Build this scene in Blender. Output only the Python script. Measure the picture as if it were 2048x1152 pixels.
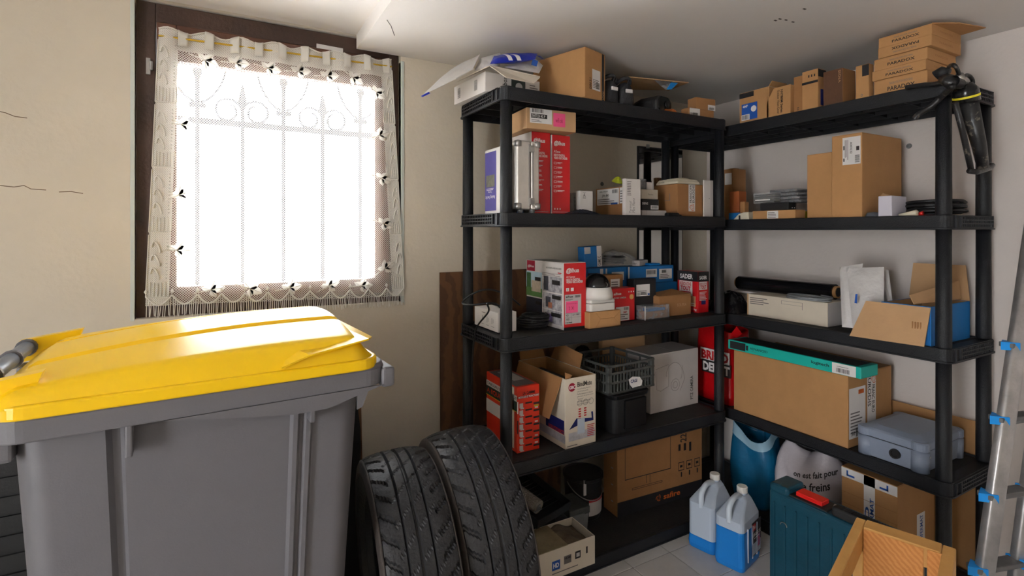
import bpy, bmesh, math, random
from mathutils import Vector, Matrix
random.seed(7)
for o in list(bpy.data.objects): bpy.data.objects.remove(o)
SC = bpy.context.scene
COL = SC.collection
PI = math.pi
# ------------------------------------------------------------------ camera
F_PX, YAW, Y_HOR, CAM_H = 1034.3, 0.5072, 462.15, 1.33     # photo frame 2048 x 1152
SN, CS = math.sin(YAW), math.cos(YAW)
cd = bpy.data.cameras.new('camera'); cam = bpy.data.objects.new('camera', cd); COL.objects.link(cam)
cam.location = (0, 0, CAM_H); cam.rotation_euler = (PI/2, 0, -YAW)
cd.sensor_width = 36.0; cd.lens = F_PX/2048*36.0
cd.shift_y = -(576-Y_HOR)/2048.0
cd.clip_start = 0.02
SC.camera = cam
# ------------------------------------------------------------------ world and light
W = bpy.data.worlds.new('sky'); SC.world = W; W.use_nodes = True
bg = W.node_tree.nodes['Background']
bg.inputs[0].default_value = (0.93, 0.965, 1.0, 1); bg.inputs[1].default_value = 15.0
SC.view_settings.view_transform = 'Standard'
SC.view_settings.look = 'None'
SC.view_settings.exposure = 0.28
SC.view_settings.gamma = 1.0
SC.view_settings.use_curve_mapping = False

sl = bpy.data.lights.new('sun', 'SUN'); sl.energy = 170; sl.angle = .01; sl.color = (1, .985, .97)
sun = bpy.data.objects.new('sun', sl); COL.objects.link(sun); sun.location = (6, 4, 8)
sun.rotation_euler = Vector((.75, .10, .65)).to_track_quat('Z', 'Y').to_euler()
def portal(name, loc, rot, sx, sy):
    l = bpy.data.lights.new(name, 'AREA'); l.shape = 'RECTANGLE'; l.size = sx; l.size_y = sy
    l.cycles.is_portal = True
    o = bpy.data.objects.new(name, l); COL.objects.link(o); o.location = loc; o.rotation_euler = rot
# room: corner of back wall and right wall at (XR, YB); the garage door stands open in the left wall
XL, XR, YF, YB = -2.3, 2.5, -2.0, 2.12
ZC, ZC2, XSTEP = 2.062, 2.118, 0.475
WX0, WX1, WZ0, WZ1 = -0.262, 0.645, 1.035, 2.10            # window opening
GY0, GY1, GZ1 = -0.85, 0.0, 1.98
portal('window_daylight', ((WX0+WX1)/2, YB+.26, (WZ0+WZ1)/2), (-PI/2, 0, 0), WX1-WX0, WZ1-WZ0)
portal('garage_door_daylight', (XL-.12, (GY0+GY1)/2, GZ1/2), (0, -PI/2, 0), GZ1, GY1-GY0)

# ------------------------------------------------------------------ pixel helpers
def ray(px, py):
    a = (px-1024)/F_PX; b = (Y_HOR-py)/F_PX
    return Vector((SN+a*CS, CS-a*SN, b))
def onz(px, py, z):
    r = ray(px, py); t = (z-CAM_H)/r.z
    return Vector((r.x*t, r.y*t, z))
def ony(px, py, y):
    r = ray(px, py); t = y/r.y
    return Vector((r.x*t, y, CAM_H+r.z*t))
def onx(px, py, x):
    r = ray(px, py); t = x/r.x
    return Vector((x, r.y*t, CAM_H+r.z*t))
def dep(x, y): return x*SN+y*CS
def proj(v):
    d = dep(v[0], v[1]); return (1024+F_PX*(v[0]*CS-v[1]*SN)/d, Y_HOR-F_PX*(v[2]-CAM_H)/d)
def reach(C, u, px):
    a = (px-1024)/F_PX
    r0 = C[0]*CS-C[1]*SN; d0 = dep(C[0], C[1]); ru = u[0]*CS-u[1]*SN; du = dep(u[0], u[1])
    return (a*d0-r0)/(ru-a*du)
def zat(C, py): return CAM_H+(Y_HOR-py)/F_PX*dep(C[0], C[1])

# ------------------------------------------------------------------ materials
def lin(c):
    c = c/255.0
    return c/12.92 if c <= .04045 else ((c+.055)/1.055)**2.4
def S(r, g, b): return (lin(r), lin(g), lin(b), 1)
MATS = {}
def mat(name, col, rough=.6, metal=0, var=.12, scale=8.0, bump=.0, bscale=None, spec=.5, coat=0, trans=0, alpha=1, col2=None, wave=None, ior=1.45, sss=0):
    if name in MATS: return MATS[name]
    m = bpy.data.materials.new(name); m.use_nodes = True; MATS[name] = m
    nt = m.node_tree; N = nt.nodes; L = nt.links; b = N['Principled BSDF']
    b.inputs['Roughness'].default_value = rough; b.inputs['Metallic'].default_value = metal
    b.inputs['Specular IOR Level'].default_value = spec; b.inputs['IOR'].default_value = ior
    b.inputs['Coat Weight'].default_value = coat; b.inputs['Transmission Weight'].default_value = trans
    b.inputs['Alpha'].default_value = alpha
    tc = N.new('ShaderNodeTexCoord')
    c2 = col2 or tuple(max(0, x*(1-var)) for x in col[:3])+(1,)
    c1 = col if col2 else tuple(min(1, x*(1+var*.6)) for x in col[:3])+(1,)
    if wave:
        w = N.new('ShaderNodeTexWave'); w.bands_direction = wave[0]; w.inputs['Scale'].default_value = wave[1]
        w.inputs['Distortion'].default_value = wave[2]; w.inputs['Detail'].default_value = 3; w.inputs['Detail Scale'].default_value = 1.5
        L.new(tc.outputs['Object'], w.inputs['Vector']); fac = w.outputs['Fac']
    else:
        n = N.new('ShaderNodeTexNoise'); n.inputs['Scale'].default_value = scale; n.inputs['Detail'].default_value = 6
        n.inputs['Roughness'].default_value = .65
        L.new(tc.outputs['Object'], n.inputs['Vector']); fac = n.outputs['Fac']
    mx = N.new('ShaderNodeMix'); mx.data_type = 'RGBA'
    mx.inputs['A'].default_value = c2; mx.inputs['B'].default_value = c1
    mr = N.new('ShaderNodeMapRange'); mr.inputs['From Min'].default_value = .3; mr.inputs['From Max'].default_value = .7
    L.new(fac, mr.inputs['Value']); L.new(mr.outputs[0], mx.inputs['Factor']); L.new(mx.outputs['Result'], b.inputs['Base Color'])
    if bump:
        n2 = N.new('ShaderNodeTexNoise'); n2.inputs['Scale'].default_value = bscale or scale*8; n2.inputs['Detail'].default_value = 4
        L.new(tc.outputs['Object'], n2.inputs['Vector'])
        bp = N.new('ShaderNodeBump'); bp.inputs['Strength'].default_value = bump; bp.inputs['Distance'].default_value = .01
        L.new(n2.outputs['Fac'], bp.inputs['Height']); L.new(bp.outputs['Normal'], b.inputs['Normal'])
    return m
PLASTER = mat('cream_plaster', S(216, 205, 188), .75, var=.05, scale=3, bump=.12, bscale=60)
PLASTER_R = mat('white_plaster', S(222, 212, 206), .75, var=.05, scale=3, bump=.12, bscale=70)
CEIL = mat('ceiling_paint', S(238, 233, 229), .8, var=.03, scale=2, bump=.05, bscale=90)
TILE = mat('floor_tile_glaze', S(196, 192, 188), .28, var=.08, scale=12)
GROUT = mat('grout', S(96, 88, 80), .9, var=.2, scale=40)
DARKWOOD = mat('stained_window_wood', S(78, 56, 46), .5, col2=S(50, 35, 29), scale=5, bump=.15, bscale=80)
REDWOOD = mat('casement_wood', S(112, 74, 56), .5, col2=S(88, 56, 43), scale=6, bump=.1, bscale=80)
BLACKP = mat('black_rack_plastic', S(27, 28, 32), .45, var=.18, scale=10, bump=.25, bscale=420, spec=.4)
DUSTY = mat('dusty_rack_tray', S(46, 42, 40), .8, col2=S(28, 27, 28), scale=9, bump=.2, bscale=200)
KRAFT = mat('kraft_card', S(180, 135, 90), .8, var=.07, scale=14, bump=.05, bscale=160, spec=.25)
KRAFT2 = mat('kraft_card_dark', S(160, 115, 74), .8, var=.09, scale=14, bump=.05, bscale=160, spec=.25)
KRAFT3 = mat('kraft_card_pale', S(190, 152, 112), .8, var=.07, scale=14, bump=.05, bscale=160, spec=.25)
KRAFTB = mat('brown_tape_film', S(96, 66, 48), .35, var=.3, scale=9, bump=.4, bscale=30)
WHITEC = mat('white_card', S(222, 216, 212), .55, var=.04, scale=12, spec=.35)
CREAMC = mat('cream_card', S(220, 208, 190), .6, var=.06, scale=10, spec=.3)
GREYC = mat('grey_white_card', S(196, 190, 188), .6, var=.05, scale=10, spec=.3)
LABELW = mat('white_sticker', S(232, 228, 226), .5, var=.02, scale=20)
INK = mat('black_ink', S(36, 32, 32), .6, var=.1)
INKG = mat('grey_ink', S(110, 104, 102), .6, var=.1)
INKW = mat('white_ink', S(238, 232, 230), .5, var=.02)
REDC = mat('red_carton_print', S(200, 22, 28), .42, var=.06, scale=8, coat=.15)
REDP = mat('red_ink', S(188, 26, 30), .5, var=.05)
DARKRED = mat('crimson_ink', S(160, 20, 50), .5, var=.05)
PINK = mat('pink_note_paper', S(240, 90, 140), .6, var=.05)
BLUEC = mat('blue_card', S(24, 112, 182), .5, var=.06, scale=9)
BLUEP = mat('blue_ink', S(32, 84, 168), .5, var=.05)
NAVY = mat('navy_ink', S(28, 34, 100), .5, var=.08)
PURPLE = mat('purple_label_ink', S(70, 62, 140), .45, var=.12, scale=20)
ORANGE = mat('orange_red_print', S(212, 48, 22), .45, var=.08, scale=9)
ORANGE2 = mat('orange_ink', S(214, 104, 40), .5, var=.06)
TEALC = mat('teal_card', S(26, 178, 164), .45, var=.05, scale=8)
BLACKC = mat('black_card', S(34, 33, 36), .55, var=.15, scale=9)
BLACKG = mat('black_gloss_plastic', S(20, 20, 22), .22, var=.1)
BLACKM = mat('black_matt_plastic', S(30, 30, 32), .55, var=.2, scale=14, bump=.1)
RUBBER = mat('tyre_rubber', S(46, 45, 47), .46, col2=S(30, 30, 33), scale=7, bump=.25, bscale=90, spec=.45)
RUBBERS = mat('dusty_tyre_sidewall', S(82, 72, 66), .8, col2=S(50, 46, 44), scale=9, bump=.2, bscale=60)
BINGREY = mat('grey_bin_plastic', S(104, 102, 106), .42, var=.05, scale=6, bump=.04, bscale=300)
YELLOW = mat('yellow_lid_plastic', S(246, 198, 10), .3, var=.03, scale=5, bump=.02, bscale=200)
BLUEGREY = mat('blue_grey_tube', S(104, 112, 126), .35, var=.06)
ALU = mat('aluminium', S(206, 200, 192), .38, metal=.45, var=.1, scale=30, bump=.04, bscale=140)
ALUD = mat('scratched_aluminium', S(186, 184, 184), .4, metal=.75, var=.25, scale=16, bump=.08, bscale=90)
STEEL = mat('steel', S(170, 168, 166), .35, metal=.9, var=.1)
BRASS = mat('brass_rod_metal', S(214, 176, 64), .3, metal=.8, var=.1)
IRON = mat('wrought_iron', S(70, 72, 80), .5, metal=.2, var=.1)
WHITEP = mat('white_plastic', S(226, 222, 216), .38, var=.03)
CREAMP = mat('cream_plastic', S(222, 212, 190), .4, var=.03)
GREYP = mat('grey_plastic', S(112, 112, 112), .45, var=.1)
CRATE = mat('dark_grey_crate_plastic', S(74, 76, 74), .5, var=.2, scale=20, bump=.1)
CASEBL = mat('blue_grey_painted_metal', S(134, 144, 162), .42, var=.06, scale=8, bump=.06, bscale=120)
TEALP = mat('petrol_blue_case_plastic', S(16, 66, 84), .4, var=.2, scale=9, bump=.12, bscale=50)
SIGNALR = mat('signal_red_plastic', S(214, 28, 24), .4, var=.05)
SKYBLUE = mat('sky_blue_plastic', S(20, 138, 220), .4, var=.05)
PINE = mat('pine_wood', S(206, 158, 90), .6, col2=S(192, 140, 76), scale=7, bump=.2, bscale=60)
PINEE = mat('pine_end_grain', S(204, 140, 76), .7, col2=S(190, 124, 64), wave=('DIAGONAL', 40, 3), bump=.2, bscale=80)
HARDB = mat('brown_hardboard', S(112, 76, 48), .65, col2=S(86, 56, 36), wave=('X', 5, 7), bump=.08, bscale=90)
POLY = mat('white_poly_film', S(216, 212, 210), .35, var=.06, scale=10, bump=.5, bscale=26)
POLYL = mat('lilac_white_sack', S(206, 198, 204), .45, var=.08, scale=8, bump=.35, bscale=22)
BLUEBAG = mat('petrol_blue_bag', S(12, 92, 132), .4, var=.25, scale=8, bump=.4, bscale=26)
REDBAG = mat('red_bag_film', S(190, 14, 20), .28, var=.2, scale=7, bump=.4, bscale=22)
BLACKBAG = mat('black_bag_film', S(22, 22, 25), .25, var=.2, bump=.9, bscale=24)
BROWNBAG = mat('brown_paper_pouch', S(108, 82, 62), .55, var=.2, scale=9, bump=.4, bscale=30)
NAVYBAG = mat('royal_blue_poly', S(22, 44, 168), .35, var=.1, bump=.3, bscale=26)
SHOE = mat('black_shoe_leather', S(44, 44, 48), .55, var=.25, scale=20, bump=.3, bscale=90)
CABLE = mat('black_cable_rubber', S(26, 26, 28), .4, var=.1)
CABLEG = mat('grey_cable_rubber', S(130, 132, 136), .5, var=.1)
YELLOWP = mat('yellow_plastic', S(226, 212, 40), .4, var=.05)
MIRRORM = mat('mirror_silver', S(226, 226, 222), .04, metal=1, var=.01)
CLEAR = mat('clear_film', S(226, 226, 228), .12, alpha=.3, var=.02, bump=.6, bscale=20)
BLISTER = mat('clear_blister_plastic', S(176, 176, 180), .15, alpha=.45, var=.1, scale=30, bump=.5, bscale=30)
HDPE = mat('frosted_jug_plastic', S(196, 208, 224), .35, alpha=.86, var=.02)
FLUID = mat('blue_screenwash', S(30, 124, 206), .2, var=.03)
PHOTO = mat('photo_green', S(104, 140, 104), .5, col2=S(190, 196, 190), scale=30)
PHOTO2 = mat('photo_room', S(206, 202, 204), .5, col2=S(96, 92, 104), scale=34)
PHOTO3 = mat('photo_sky', S(158, 196, 214), .5, col2=S(206, 218, 224), scale=8)
FLEECE = mat('roller_fleece', S(150, 140, 130), .95, var=.3, scale=60, bump=.8, bscale=160)
NEWS = mat('crumpled_newspaper', S(120, 104, 84), .8, col2=S(70, 58, 44), scale=24, bump=.6, bscale=30)
CAULK = mat('caulk_spattered_black', S(34, 33, 34), .35, col2=S(120, 112, 100), scale=30, bump=.3, bscale=40)

def spatter(m, lo, hi):
    for n in m.node_tree.nodes:
        if n.type == 'MAP_RANGE': n.inputs['From Min'].default_value = lo; n.inputs['From Max'].default_value = hi
spatter(CAULK, .67, .585)

# ------------------------------------------------------------------ mesh helpers
class MB:
    def __init__(s): s.v = []; s.f = []
    def add(s, vs, fs):
        k = len(s.v); s.v += [tuple(p) for p in vs]; s.f += [tuple(i+k for i in q) for q in fs]; return s
    def box(s, x0, x1, y0, y1, z0, z1, M=None):
        vs = [Vector(p) for p in ((x0,y0,z0),(x1,y0,z0),(x1,y1,z0),(x0,y1,z0),(x0,y0,z1),(x1,y0,z1),(x1,y1,z1),(x0,y1,z1))]
        if M: vs = [M @ p for p in vs]
        return s.add(vs, [(0,3,2,1),(4,5,6,7),(0,1,5,4),(1,2,6,5),(2,3,7,6),(3,0,4,7)])
    def frustum(s, b, t, z0, z1):      # b, t = (x0,x1,y0,y1)
        vs = [(b[0],b[2],z0),(b[1],b[2],z0),(b[1],b[3],z0),(b[0],b[3],z0),(t[0],t[2],z1),(t[1],t[2],z1),(t[1],t[3],z1),(t[0],t[3],z1)]
        return s.add(vs, [(0,3,2,1),(4,5,6,7),(0,1,5,4),(1,2,6,5),(2,3,7,6),(3,0,4,7)])
    def loft(s, rings, cap0=True, cap1=True, closed=True):
        n = len(rings[0]); k = len(s.v)
        for r in rings: s.v += [tuple(p) for p in r]
        for i in range(len(rings)-1):
            for j in range(n if closed else n-1):
                a = k+i*n+j; b = k+i*n+(j+1) % n
                s.f.append((a, b, b+n, a+n))
        if cap0: s.f.append(tuple(k+j for j in reversed(range(n))))
        if cap1: s.f.append(tuple(k+(len(rings)-1)*n+j for j in range(n)))
        return s
    def prism(s, poly, z0, z1):
        return s.loft([[(x, y, z0) for x, y in poly], [(x, y, z1) for x, y in poly]])
    def tube(s, path, r, n=8, cap=True):
        P = [Vector(p) for p in path]; rings = []; up = None
        for i, p in enumerate(P):
            t = (P[min(i+1, len(P)-1)]-P[max(i-1, 0)]).normalized()
            if up is None:
                up = Vector((0, 0, 1)) if abs(t.z) < .9 else Vector((1, 0, 0))
            up = (up-t*up.dot(t)).normalized(); sd = t.cross(up)
            rr = r[i] if isinstance(r, (list, tuple)) else r
            rings.append([p+(up*math.cos(2*PI*j/n)+sd*math.sin(2*PI*j/n))*rr for j in range(n)])
        return s.loft(rings, cap, cap)
    def lathe(s, prof, n=24, c=(0, 0, 0), M=None):   # prof = [(r, z)]
        rings = []
        for r, z in prof:
            ring = [Vector((r*math.cos(2*PI*j/n), r*math.sin(2*PI*j/n), z)) for j in range(n)]
            if M: ring = [M @ p for p in ring]
            rings.append([p+Vector(c) for p in ring])
        return s.loft(rings)
    def grid(s, fn, nu, nv):
        k = len(s.v)
        for j in range(nv+1):
            for i in range(nu+1): s.v.append(tuple(fn(i/nu, j/nv)))
        for j in range(nv):
            for i in range(nu):
                a = k+j*(nu+1)+i; s.f.append((a, a+1, a+nu+2, a+nu+1))
        return s
def obj(name, mb, m, parent=None, smooth=False, bevel=0, seg=2, solid=0, sub=0, M=None, auto=None):
    me = bpy.data.meshes.new(name); me.from_pydata(mb.v, [], mb.f); me.validate(); me.update()
    if not solid:
        b = bmesh.new(); b.from_mesh(me); bmesh.ops.recalc_face_normals(b, faces=b.faces); b.to_mesh(me); b.free()
    me.materials.append(m)
    if smooth: me.polygons.foreach_set('use_smooth', [True]*len(me.polygons))
    o = bpy.data.objects.new(name, me); COL.objects.link(o)
    if parent: o.parent = parent
    if M is not None: o.matrix_world = M
    if solid: q = o.modifiers.new('thick', 'SOLIDIFY'); q.thickness = solid; q.offset = 0
    if bevel: q = o.modifiers.new('bevel', 'BEVEL'); q.width = bevel; q.segments = seg; q.limit_method = 'ANGLE'; q.harden_normals = False
    if sub: q = o.modifiers.new('sub', 'SUBSURF'); q.levels = sub; q.render_levels = sub
    return o
def tag(o, label, cat, group=None):
    o['label'] = label; o['category'] = cat
    if group: o['group'] = group
    return o
def struct(o): o['kind'] = 'structure'; return o
def stuff(o): o['kind'] = 'stuff'; return o
def empty(name, M):
    o = bpy.data.objects.new(name, None); COL.objects.link(o); o.matrix_world = M; o.empty_display_size = .05
    return o
def TR(p, yaw=0): return Matrix.Translation(Vector(p)) @ Matrix.Rotation(yaw, 4, 'Z')
def rrect(x0, x1, y0, y1, r, n=5):
    out = []
    for cx, cy, a0 in ((x1-r, y1-r, 0), (x0+r, y1-r, PI/2), (x0+r, y0+r, PI), (x1-r, y0+r, 1.5*PI)):
        for i in range(n+1):
            a = a0+PI/2*i/n; out.append((cx+r*math.cos(a), cy+r*math.sin(a)))
    return out

# ------------------------------------------------------------------ the room
mb = MB().box(XL, XR, YF, YB, -.12, -.004)
floor = struct(obj('floor', mb, GROUT))
T0X, T0Y, TS = 1.4113, 1.5553, .2
tm = MB().box(.0015, TS-.0015, .0015, TS-.0015, -.004, 0)
tile_me = None; rest = MB()
i0 = math.floor((XL-T0X)/TS); i1 = math.ceil((XR-T0X)/TS); j0 = math.floor((YF-T0Y)/TS); j1 = math.ceil((YB-T0Y)/TS)
for i in range(i0, i1):
    for j in range(j0, j1):
        x, y = T0X+i*TS, T0Y+j*TS
        a, b, c, d = max(x, XL), min(x+TS, XR), max(y, YF), min(y+TS, YB)
        if b-a < .01 or d-c < .01: continue
        full = b-a > TS-.001 and d-c > TS-.001
        if x > .75 and y > .3 and full:
            if tile_me is None:
                t = obj('tile', tm, TILE, floor, bevel=.0012, seg=1); tile_me = t.data
            else:
                t = bpy.data.objects.new('tile', tile_me); COL.objects.link(t); t.parent = floor
                q = t.modifiers.new('bevel', 'BEVEL'); q.width = .0012; q.segments = 1
            t.location = (x, y, random.uniform(-.0004, .0004))
        else: rest.box(a+.0015, b-.0015, c+.0015, d-.0015, -.004, 0)
stuff(obj('tile_field', rest, TILE, floor))
mb = MB().box(XSTEP, XR, YF, YB, ZC, ZC+.12)
mb.box(XL, XSTEP, YF, YB, ZC2, ZC2+.12)
mb.box(XSTEP-.012, XSTEP, YF, YB, ZC, ZC2)
struct(obj('ceiling', mb, CEIL))
def holed_wall(a0, a1, z0, z1, h, box):     # h = (a0,a1,z0,z1)
    m = MB()
    for p in ((a0, h[0], z0, z1), (h[1], a1, z0, z1), (h[0], h[1], z0, h[2]), (h[0], h[1], h[3], z1)):
        if p[1]-p[0] > .001 and p[3]-p[2] > .001: box(m, *p)
    return m
m_ = holed_wall(XL-.25, XR+.2, -.12, 2.24, (WX0, WX1, WZ0, WZ1+.02), lambda m, a, b, c, d: m.box(a, b, YB, YB+.25, c, d))
struct(obj('wall_back', m_, PLASTER))
struct(obj('wall_right', MB().box(XR, XR+.2, YF-.2, YB, -.12, 2.24), PLASTER_R))
struct(obj('wall_front', MB().box(XL-.25, XR, YF-.2, YF, -.12, 2.24), PLASTER))
m_ = holed_wall(YF, YB, -.12, 2.24, (GY0, GY1, 0, GZ1), lambda m, a, b, c, d: m.box(XL-.25, XL, a, b, c, d))
struct(obj('wall_left', m_, PLASTER))
gr = mat('outdoor_gravel', S(186, 187, 188), .9, var=.2, scale=2)
struct(obj('ground', MB().box(-60, 60, -60, 60, -.4, -.13), gr))
# hairline cracks in the plaster
WALLB = bpy.data.objects['wall_back']; CEILO = bpy.data.objects['ceiling']
CRACK = mat('crack_dirt', S(120, 96, 70), .9, var=.2)
for pts in (((0, 371), (28, 374), (48, 371), (62, 378), (92, 380)), ((118, 384), (142, 383), (166, 387)), ((0, 223), (12, 226), (30, 233), (54, 236))):
    obj('crack', MB().tube([ony(px, py, YB-.0006) for px, py in pts], .0011, 4), CRACK, WALLB)
obj('crack', MB().tube([onz(px, py, ZC-.0006) for px, py in ((774, 40), (782, 52), (789, 71))], .0012, 4), mat('crack_dark', S(90, 84, 78), .9), CEILO)
for px, py in ((1560, 38), (1572, 40), (1609, 18), (1551, 41), (1586, 44)):
    p = onz(px, py, ZC-.0006); obj('scuff', MB().box(p.x-.006, p.x+.006, p.y-.003, p.y+.003, p.z-.0006, p.z+.0005), mat('crack_dark', S(90, 84, 78), .9), CEILO)
# ------------------------------------------------------------------ window
win = struct(empty('window_1', TR(((WX0+WX1)/2, YB, WZ0))))
def wpart(name, mb, m, parent=win, **k):
    o = obj(name, mb, m, **k); o.parent = parent; o.matrix_parent_inverse = win.matrix_world.inverted() if parent == win else Matrix.Identity(4); return o
YW = YB+.03
fr = MB()
fr.box(WX0, WX0+.055, YW, YW+.07, WZ0, WZ1+.015); fr.box(WX1-.04, WX1, YW, YW+.07, WZ0, WZ1+.015)
fr.box(WX0+.055, WX1-.04, YW, YW+.07, WZ1-.05, WZ1+.015); fr.box(WX0+.055, WX1-.04, YW, YW+.07, WZ0, WZ0+.035)
wpart('window_frame', fr, DARKWOOD, bevel=.003)
cs = MB(); cx0, cx1, cz0, cz1 = WX0+.058, WX1-.043, WZ0+.038, WZ1-.053
gx0, gx1, gz0, gz1 = cx0+.058, cx1-.06, cz0+.062, cz1-.125
cs.box(cx0, gx0, YW-.012, YW+.045, cz0, cz1); cs.box(gx1, cx1, YW-.012, YW+.045, cz0, cz1)
cs.box(gx0, gx1, YW-.012, YW+.045, cz0, gz0); cs.box(gx0, gx1, YW-.012, YW+.045, gz1, cz1)
wpart('casement', cs, REDWOOD, bevel=.003)
glass = mat('window_glass', (1, 1, 1, 1), 0, trans=1, var=0, ior=1.02, spec=.3)
gn = glass.node_tree.nodes; gl_ = glass.node_tree.links
tb = gn.new('ShaderNodeBsdfTransparent'); gb = gn.new('ShaderNodeBsdfGlossy'); gb.inputs['Roughness'].default_value = .02
fz = gn.new('ShaderNodeFresnel'); fz.inputs['IOR'].default_value = 1.25; ms = gn.new('ShaderNodeMixShader')
gl_.new(fz.outputs[0], ms.inputs[0]); gl_.new(tb.outputs[0], ms.inputs[1]); gl_.new(gb.outputs[0], ms.inputs[2])
gl_.new(ms.outputs[0], gn['Material Output'].inputs[0])
wpart('pane', MB().box(gx0, gx1, YW+.015, YW+.019, gz0, gz1), glass)
hg = MB().box(WX0+.028, WX0+.04, YW-.008, YW, WZ0+.83, WZ0+.885); hg.tube([(WX0+.043, YW-.006, WZ0+.845), (WX0+.043, YW-.006, WZ0+.875)], .006, 8)
wpart('hinge', hg, STEEL)
spt = [ony(633, 87, YW-.001), ony(686, 97, YW-.001), ony(686, 107, YW-.001), ony(633, 98, YW-.001)]
wpart('sticker', MB().add(spt, [(0, 1, 2, 3)]), LABELW, solid=.001)
wpart('sill', MB().box(WX0, WX1, YB+.09, YB+.3, WZ0-.02, WZ0), CEIL)
trim = struct(obj('trim_1', MB().box(WX0-.012, WX0, YB-.004, YB+.03, WZ0-.005, WZ1), mat('pale_edge_paint', S(206, 212, 206), .6, var=.04), bevel=.002))
trim = struct(obj('trim_2', MB().box(WX1, WX1+.014, YB-.004, YB+.03, WZ0-.005, ZC-.02), mat('pale_edge_paint', S(206, 212, 206), .6, var=.04), bevel=.002))
# wrought-iron grille outside
GY = YB+.36
gro = empty('window_grille', TR(((WX0+WX1)/2, GY, WZ0)))
def gpart(name, mb, parent=gro, m=IRON):
    o = obj(name, mb, m); o.parent = parent; o.matrix_parent_inverse = gro.matrix_world.inverted(); return o
tag(gro, 'wrought iron grille with spear tips and scrolls outside the curtained window', 'window grille')
gm = MB(); gm.box(-.45, 1.05, GY-.006, GY+.006, 1.77, 1.795); gm.box(-.45, 1.05, GY-.006, GY+.006, 1.06, 1.085)
gpart('rail', gm)
def gx(px): return ony(px, 300, GY).x
for k, px in enumerate((395, 485, 567, 645, 720)):
    x = gx(px); tall = k % 2 == 0; zt = 1.98 if tall else 1.88
    b = MB().box(x-.008, x+.008, GY-.008, GY+.008, .9, zt-.02)
    b.loft([[(x+sx*r, GY+sy*r*.7, z) for sx, sy in ((-1,-1),(1,-1),(1,1),(-1,1))] for r, z in ((.006, zt-.03), (.017, zt+.0), (.002, zt+.075))])
    if tall: b.box(x-.03, x+.03, GY-.01, GY+.01, 1.835, 1.855)
    gpart('bar', b)
    for sd in (-1, 1):
        if tall: pts = [(x+sd*(.012+.09*math.sin(t*PI/2)), GY, 1.86+.13*(1-math.cos(t*PI/2))**.8+.03*t) for t in [i/9 for i in range(10)]]
        else: pts = [(x+sd*(.055-.055*(1-.5*t)*math.cos(t*2.4*PI)), GY, 1.835+.055*(1-.45*t)*math.sin(t*2.4*PI)) for t in [i/24 for i in range(25)]]
        gpart('scroll', MB().tube(pts, .006, 6))
# ------------------------------------------------------------------ lace curtain on a brass rod
def lace_mat(name, mode):
    m = bpy.data.materials.new(name); m.use_nodes = True; nt = m.node_tree; N = nt.nodes; L = nt.links
    b = N['Principled BSDF']; b.inputs['Base Color'].default_value = S(236, 232, 224); b.inputs['Roughness'].default_value = .9
    out = N['Material Output']; tl = N.new('ShaderNodeBsdfTranslucent'); tl.inputs[0].default_value = S(236, 232, 224)
    mx = N.new('ShaderNodeMixShader'); mx.inputs[0].default_value = .18
    L.new(b.outputs[0], mx.inputs[1]); L.new(tl.outputs[0], mx.inputs[2])
    if mode == 'solid': L.new(mx.outputs[0], out.inputs[0]); return m
    tc = N.new('ShaderNodeTexCoord'); mp = N.new('ShaderNodeMapping'); mp.inputs['Rotation'].default_value = (0, PI/4, 0)
    L.new(tc.outputs['Object'], mp.inputs[0])
    sx = N.new('ShaderNodeSeparateXYZ'); L.new(mp.outputs[0], sx.inputs[0])
    SC_ = 170 if mode == 'net' else 230
    def saw(sock, s):
        a = N.new('ShaderNodeMath'); a.operation = 'MULTIPLY'; a.inputs[1].default_value = s; L.new(sock, a.inputs[0])
        f = N.new('ShaderNodeMath'); f.operation = 'FRACT'; L.new(a.outputs[0], f.inputs[0])
        c = N.new('ShaderNodeMath'); c.operation = 'LESS_THAN'; c.inputs[1].default_value = .25 if mode == 'net' else .66; L.new(f.outputs[0], c.inputs[0])
        return c.outputs[0]
    g = N.new('ShaderNodeMath'); g.operation = 'MAXIMUM'; L.new(saw(sx.outputs['X'], SC_), g.inputs[0]); L.new(saw(sx.outputs['Z'], SC_), g.inputs[1])
    tr = N.new('ShaderNodeBsdfTransparent'); m2 = N.new('ShaderNodeMixShader')
    L.new(g.outputs[0], m2.inputs[0]); L.new(tr.outputs[0], m2.inputs[1]); L.new(mx.outputs[0], m2.inputs[2])
    L.new(m2.outputs[0], out.inputs[0]); return m
NET, CLOTH, SOLID = lace_mat('lace_net', 'net'), lace_mat('lace_cloth', 'cloth'), lace_mat('lace_solid', 'solid')
LEAFM = lace_mat('lace_leaf', 'solid')
for n_ in LEAFM.node_tree.nodes:
    if n_.type == 'MIX_SHADER': n_.inputs[0].default_value = .55
CY = YB-.012
cur = empty('lace_curtain', TR(((WX0+WX1)/2, CY, WZ0)))
tag(cur, 'white lace cafe curtain with leaf pattern and scalloped fringe on the window', 'curtain')
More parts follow.
